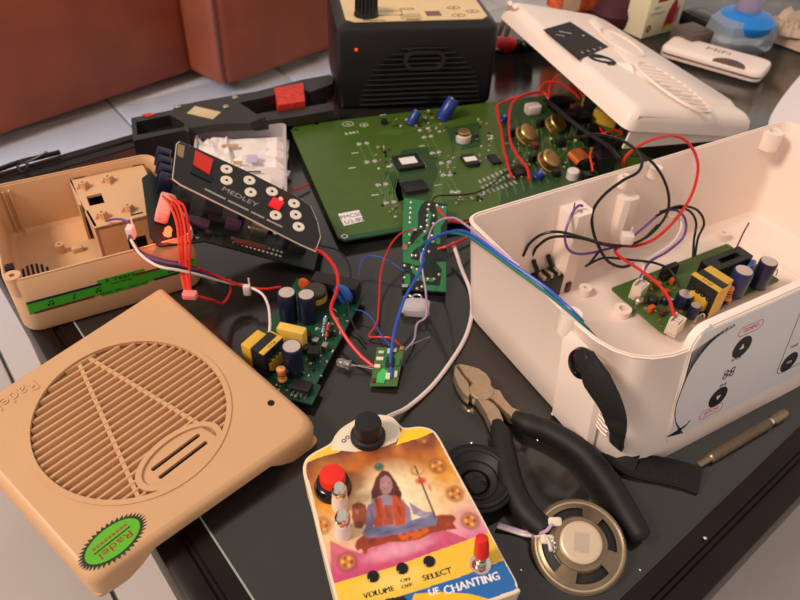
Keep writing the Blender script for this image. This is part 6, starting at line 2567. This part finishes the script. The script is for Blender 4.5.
oc = [pc(*p, 1.5) for p in ((196, 126), (286, 123), (287, 200), (190, 188))]
oc = oc if area2(oc) > 0 else oc[::-1]
b = MB()
oo = round_poly(oc, 0.6, 4)
ii_ = round_poly(offset_poly(oc, 0.25), 0.5, 4)
b.loft([z3(oo, 0.02), z3(oo, 1.5), z3(ii_, 1.5), z3(ii_, 0.15)])
b.build('tray', mat('milky clear plastic', (228, 222, 222), 0.2, var=0.03, trans=0.5, ior=1.35), PC)
rp = random.Random(11)


def packet(name, cx, cy, w, d, rz, z0, amp, m, parent):
    """crumpled sheet with thickness"""
    n = 9
    R = Matrix.Rotation(rz, 3, 'Z')
    top, bot = [], []
    for j in range(n):
        for i in range(n):
            e = min(i, j, n - 1 - i, n - 1 - j)
            z = z0 + (0.02 if e == 0 else rp.uniform(0.25, 1.0) * amp)
            p = R @ Vector(((i / (n - 1) - 0.5) * w + rp.uniform(-.05, .05), (j / (n - 1) - 0.5) * d + rp.uniform(-.05, .05), 0))
            top.append((cx + p.x, cy + p.y, z))
            bot.append((cx + p.x, cy + p.y, z0))
    k = n * n
    fs = []
    for j in range(n - 1):
        for i in range(n - 1):
            a = j * n + i
            fs.append((a, a + 1, a + n + 1, a + n))
            fs.append((k + a, k + a + n, k + a + n + 1, k + a + 1))
    ring = list(range(n)) + [j * n + n - 1 for j in range(1, n)] + [(n - 1) * n + i for i in range(n - 2, -1, -1)] + [j * n for j in range(n - 2, 0, -1)]
    for q in range(len(ring)):
        a, c = ring[q], ring[(q + 1) % len(ring)]
        fs.append((a, k + a, k + c, c))
    b = MB()
    b.add(top + bot, fs)
    return b.build(name, m, parent, ang=20)


M_pack = mat('crumpled white packet', (234, 222, 218), 0.4, var=0.06, scale=80)
x, y = pc(243, 148, 1.2)
packet('paper_packet', x, y, 8.6, 6.0, 0.12, 0.3, 1.0, M_pack, PC)
x, y = pc(240, 172, 1.2)
packet('paper_packet', x, y, 8.2, 5.0, -0.1, 0.3, 0.9, M_pack, PC)
x, y = pc(214, 150, 1.2)
packet('paper_packet', x, y, 3.6, 5.6, 0.3, 0.5, 1.0, M_clear if False else M_pack, PC)
for (u, v, s_, m) in ((230, 146, (1.6, 0.5), mat('tan resistor strip', (190, 150, 110), 0.5, var=0.1)), (252, 159, (1.0, 1.4), mat('lilac print', (186, 180, 206), 0.5, var=0.05)), (254, 172, (1.3, 0.22), M_ink), (238, 163, (0.8, 0.6), mat('tan resistor strip', (190, 150, 110), 0.5, var=0.1))):
    x, y = pc(u, v, 1.35)
    MB().box((x, y, 1.38), (s_[0], s_[1], 0.04), 0.1).build('printed_patch', m, PC)

# ================================================================== pocket router behind the cover
A = P(657, 57, 0)
PHr = thing('pocket_router', 'white pocket router lying flat behind the white cover', 'router', A, math.atan2(P(768, 89, 0).y - A.y, P(768, 89, 0).x - A.x))
Lr = (P(757, 86, 0) - A).length
b = MB()
rings = []
Wr = 5.6
for (ins, z) in ((0.35, 0), (0.05, 0.2), (0, 0.5)):
    rings.append([(x, y, z) for x, y in rrect(Lr - 2 * ins, Wr - 2 * ins, 1.1, 6, Lr / 2, Wr / 2 + 0.1)])
b.loft(rings)
b.build('lower_shell', M_white, PHr)
b = MB()
b.loft([[(x, y, 0.5) for x, y in rrect(Lr - 0.25, Wr - 0.25, 1.0, 6, Lr / 2, Wr / 2 + 0.1)], [(x, y, 0.85) for x, y in rrect(Lr - 0.25, Wr - 0.25, 1.0, 6, Lr / 2, Wr / 2 + 0.1)]])
b.build('bronze_band', mat('bronze band', (120, 88, 60), 0.3, 0.5, var=0.05), PHr)
b = MB()
rings = []
for (ins, z) in ((0.0, 0.8), (0.0, 1.1), (0.12, 1.35), (0.45, 1.5), (0.9, 1.55)):
    rings.append([(x, y, z) for x, y in rrect(Lr - 2 * ins, Wr - 2 * ins, 1.1, 6, Lr / 2, Wr / 2 + 0.1)])
b.loft(rings)
b.build('upper_shell', M_white, PHr)
b = MB()
b.plate([(Lr * 0.68 + 2.0 * math.cos(t), 0.2 + 1.7 * math.sin(t)) for t in [PI * i / 16 for i in range(17)]], (), 1.36, 1.57)
b.build('bronze_tab', mat('bronze band', (120, 88, 60), 0.3, 0.5, var=0.05), PHr)
b = MB()
b.text('MiFi', 1.5, (Lr * 0.5, Wr * 0.62, 1.55), (1, 0, 0), (0, 1, 0), 0.0, 0.015, squash=1.3)
b.build('lettering', mat('grey print dark', (120, 110, 104), 0.5, var=0), PHr)
for x in (1.5, 2.1):
    MB().box((x, Wr - 0.7, 1.5), (0.3, 0.3, 0.08)).build('status_mark', M_ink, PHr)

# ================================================================== boxes, blue tub, tray and paper at the top right
def carton(name, label, u, v, yaw, w, d, h, m, cat='box'):
    t = thing(name, label, cat, P(u, v, 0), yaw)
    MB().rbox((w / 2, d / 2, h / 2), (w, d, h), 0.05, 0.04).build('carton', m, t)
    return t


M_carton = mat('cream carton', (238, 226, 190), 0.5, var=0.03)
KX = carton('kit_carton', 'cream cardboard carton printed with a red bottle and small lettering', 641, 39, 0.62, 7.4, 3.4, 9.5, M_carton)
b = MB()
b.M = Matrix(((1, 0, 0, 0), (0, 0, -1, -0.01), (0, 1, 0, 0), (0, 0, 0, 1)))
FB = b.M.copy()
b.plate([(3.9, 0.8), (5.9, 1.0), (6.1, 3.2), (5.7, 4.6), (5.2, 4.6), (4.4, 3.2)], (), 0, 0.02)
b.build('bottle_print', mat('dark red print', (156, 40, 44), 0.5, var=0.1), KX)
for nm, o_, m in (('bottle_base_print', [(3.8, 0.5), (6.0, 0.7), (6.0, 1.2), (3.8, 1.0)], mat('olive yellow print', (196, 178, 40), 0.5, var=0.05)), ('shadow_print', [(6.1, 1.2), (6.6, 1.5), (6.6, 3.6), (6.1, 3.2)], mat('grey violet print', (130, 110, 130), 0.5, var=0.05)), ('red_block_print', [(1.6, 4.6), (3.6, 4.6), (3.6, 5.6), (1.6, 5.6)], mat('dark red print', (156, 40, 44), 0.5, var=0.1))):
    b = MB()
    b.M = FB
    b.plate(o_, (), 0.02 if nm == 'bottle_base_print' else 0, 0.03)
    b.build(nm, m, KX)
b = MB()
b.M = FB
b.plate(circ(0.5, 20, 1.0, 1.2), (circ(0.2, 12, 1.0, 1.2),), 0, 0.02)
b.build('round_seal_print', mat('dark red print', (156, 40, 44), 0.5, var=0.1), KX)
b = MB()
b.M = FB
b.text('4 IN 1', 0.6, (1.9, 3.9, 0), (1, 0, 0), (0, 1, 0), 0, 0.02)
b.build('lettering', mat('grey print dark', (120, 110, 104), 0.5, var=0), KX)
b = MB()
b.M = FB
b.text('LIGHTING KIT', 0.5, (2.1, 3.1, 0), (1, 0, 0), (0, 1, 0), 0, 0.02, squash=0.85)
b.build('lettering', mat('violet print', (120, 110, 160), 0.5, var=0), KX)
M_floral = mat('orange printed carton', (226, 92, 40), 0.5, var=0.5, scale=60)
FX = carton('printed_carton', 'orange red printed carton standing behind the white cover', 560, 14, 0.42, 13.5, 4.0, 8.5, M_floral)
b = MB()
b.M = FB
b.plate([(0.2, 0.2), (3.2, 0.2), (3.2, 8), (0.2, 8)], (), 0, 0.02)
b.build('cream_field', mat('pale peach print', (236, 196, 160), 0.5, var=0.05), FX)
for (x, z, r, c) in ((4.2, 3.4, 1.2, (220, 60, 30)), (6.3, 4.6, 1.3, (240, 150, 30)), (8.4, 3.2, 1.1, (200, 40, 30)), (10.4, 4.6, 1.3, (244, 170, 50)), (12, 2.8, 1.0, (90, 130, 50)), (6.8, 2.2, 0.8, (90, 130, 50)), (9.6, 6.4, 1.1, (226, 80, 40)), (1.7, 4.0, 0.7, (160, 40, 30))):
    b = MB()
    b.M = FB
    b.plate([(x + r * (1 + 0.22 * math.cos(6 * t)) * math.cos(t), z + r * (1 + 0.22 * math.cos(6 * t)) * math.sin(t)) for t in [2 * PI * i / 36 for i in range(36)]], (), 0.02, 0.04)
    b.build('flower_print', mat('print %d %d %d' % c, c, 0.5, var=0.1), FX)
# maroon cloth lump between
b = MB()
MRo = P(612, 24, 0)
MR = thing('maroon_pouch', 'dark maroon pouch slumped between the printed carton and the white cover', 'pouch', MRo, 0.3)
b.lathe([(2.4, 0), (3.0, 0.6), (3.2, 1.8), (2.6, 3.0), (1.4, 3.6), (0.1, 3.7)], 16, (0, 0, 0))
b.build('bag', mat('maroon cloth', (66, 20, 32), 0.7, var=0.2, bump=0.3, bscale=90), MR)
b = MB()
b.tube([(2.4 * math.cos(t), 2.4 * math.sin(t), 3.05) for t in [2 * PI * i / 20 for i in range(21)]], 0.15, 6)
b.build('hem', mat('maroon cloth', (66, 20, 32), 0.7, var=0.2), MR)
# blue tub in clear wrap
BTo = P(735, 47, 0)
BTb = thing('blue_gel_pack', 'clear plastic tub with bright blue contents beside the pocket router', 'tub', BTo, 0.3)
rk = random.Random(3)
b = MB()
rings = []
for (z, s_) in ((0, 0.9), (0.5, 1.02), (2.0, 1.05), (3.6, 1.0), (4.2, 0.8)):
    rings.append([(x * s_ * (1 + rk.uniform(-.05, .05)), y * s_ * (1 + rk.uniform(-.05, .05)), z) for x, y in rrect(8.2, 5.4, 1.4, 4)])
b.loft(rings)
b.build('clear_wrap', mat('clear wrap', (214, 226, 236), 0.15, var=0.05, trans=0.7, ior=1.25), BTb, ang=25)
b = MB()
b.lathe([(3.0, 0), (3.6, 0.5), (3.9, 1.4), (3.2, 2.2), (1.6, 2.6), (0.1, 2.7)], 24, (0.3, 0.3, 2.2))
b.build('blue_lump', mat('bright blue plastic', (24, 128, 214), 0.35, var=0.06), BTb)
b = MB()
b.lathe([(1.6, 0), (1.5, 1.6), (1.2, 2.0)], 18, (0.3, 0.5, 4.8))
b.build('clear_neck', mat('pale violet plastic', (176, 160, 190), 0.2, var=0.05, trans=0.4, ior=1.3), BTb)
# dark charger blocks
for (u, v, s_, lb) in ((688, 46, (4.0, 4.0, 2.4), 'grey brown block between the carton and the blue tub'), (700, 28, (4.0, 5.0, 2.0), 'dark block behind the blue tub')):
    t = thing('small_block', lb, 'block', P(u, v, 0), 0.5)
    MB().rbox((0, 0, s_[2] / 2), s_, 0.3, 0.2).build('body', mat('grey brown plastic', (92, 76, 70), 0.5, var=0.1) if u == 688 else M_black, t)
    MB().rbox((0, 0, s_[2]), (s_[0] * 0.7, s_[1] * 0.7, 0.15), 0.3, 0.05).build('lid_inset', mat('grey brown plastic', (92, 76, 70), 0.5, var=0.1) if u == 688 else M_blackgl, t)
# crumpled beige wrapper at the right edge
x, y = 0, 0
BGo = P(795, 34, 0)
BG = thing('beige_wrapper', 'crumpled beige wrapper at the top right corner of the table', 'wrapper', BGo, 0.4)
packet('crumpled_sheet', 0, 0, 12, 9, 0.3, 0.05, 2.6, mat('beige wrapper', (188, 164, 142), 0.5, var=0.12, scale=40), BG)
packet('folded_corner', -3.5, -2, 4.5, 3.5, 0.9, 1.4, 1.8, mat('beige wrapper', (188, 164, 142), 0.5, var=0.12, scale=40), BG)
# curled white sheet at the right
PSo = P(790, 110, 0)
PSh = thing('curled_paper', 'white sheet of paper curling up at the right edge behind the white case', 'paper', PSo)
b = MB()
rg = []
for i in range(13):
    t = i / 12.0
    pA = P(764 + 6 * t, 132 - 50 * t * 0.2, 0.1) - PSo
    rg.append(t)
px0, px1 = P(768, 128, 0.2) - PSo, P(766, 88, 0.2) - PSo
px2 = P(822, 52, 0.2) - PSo
rows = []
for i in range(15):
    t = i / 14.0
    base = px0 * (1 - t) + (px1 * (1 - t) + px2 * t) * t
    rows.append([(base.x + s_ * 11.0 * 0.9, base.y - s_ * 3.0, 0.12 + (0.5 + 3.2 * t) * (s_ ** 1.6) * 1.4) for s_ in [k / 8 for k in range(9)]])
vs, fs = [], []
for th in (0.0, 0.05):
    for r in rows:
        vs += [(x, y, z - th) for x, y, z in r]
n = 9
K = 15 * 9
for i in range(14):
    for j in range(8):
        a = i * n + j
        fs.append((a, a + 1, a + n + 1, a + n))
        fs.append((K + a, K + a + n, K + a + n + 1, K + a + 1))
edge = [j for j in range(9)] + [i * n + 8 for i in range(1, 15)] + [14 * n + j for j in range(7, -1, -1)] + [i * n for i in range(13, 0, -1)]
for q in range(len(edge)):
    a, c = edge[q], edge[(q + 1) % len(edge)]
    fs.append((a, K + a, K + c, c))
b.add(vs, fs)
b.build('sheet', mat('white sheet', (236, 226, 224), 0.7, var=0.01), PSh, ang=60)
MB().tube([rows[0][0], rows[0][4], rows[0][8]], 0.03, 4).build('sheet_edge', M_paper, PSh)
# red test clip by the radio
TC0, TC1 = P(497, 44, 0.9), P(543, 46, 0.9)
TCt = thing('test_probe', 'red and black test probe lying between the radio and the white cover', 'probe', TC0)
dv = TC1 - TC0
b = MB()
b.lathe([(0.7, 0), (1.0, 0.4), (1.05, 1.6), (0.7, 2.4)], 16, (0, 0, 0), axis=dv)
b.build('red_grip', mat('red probe plastic', (206, 30, 26), 0.35, var=0.03), TCt)
b = MB()
b.lathe([(0.6, 2.3), (0.75, 2.5), (0.75, 3.0), (0.5, 3.2), (0.7, 3.5), (0.7, 4.4), (0.3, 5.0)], 16, (0, 0, 0), axis=dv)
b.build('black_body', M_blackgl, TCt)
GTo = P(492, 62, 0)  # grey slab below imitates the grey reflection of the bare table glass
GT = thing('grey_glass_patch', 'grey slab with a pale rim behind the radio, standing in for reflecting table glass', 'tray', GTo, 0.3)
b = MB()
b.loft([[(x, y, z) for x, y in rrect(14 + g, 9 + g, 1.2, 4, 7.5, 7)] for (g, z) in ((-0.6, 0.02), (0, 0.45), (0.2, 0.5), (-0.2, 0.5), (-0.8, 0.2))])
b.build('glass_tone_slab', mat('painted glass reflection', (90, 82, 78), 0.4, var=0.08), GT)
b = MB()
b.plate(rrect(14.3, 9.3, 1.3, 5, 7.5, 7), (rrect(13.8, 8.8, 1.1, 5, 7.5, 7),), 0.48, 0.58)
b.build('pale_rim', mat('pale rim', (176, 160, 150), 0.4, var=0.03), GT)
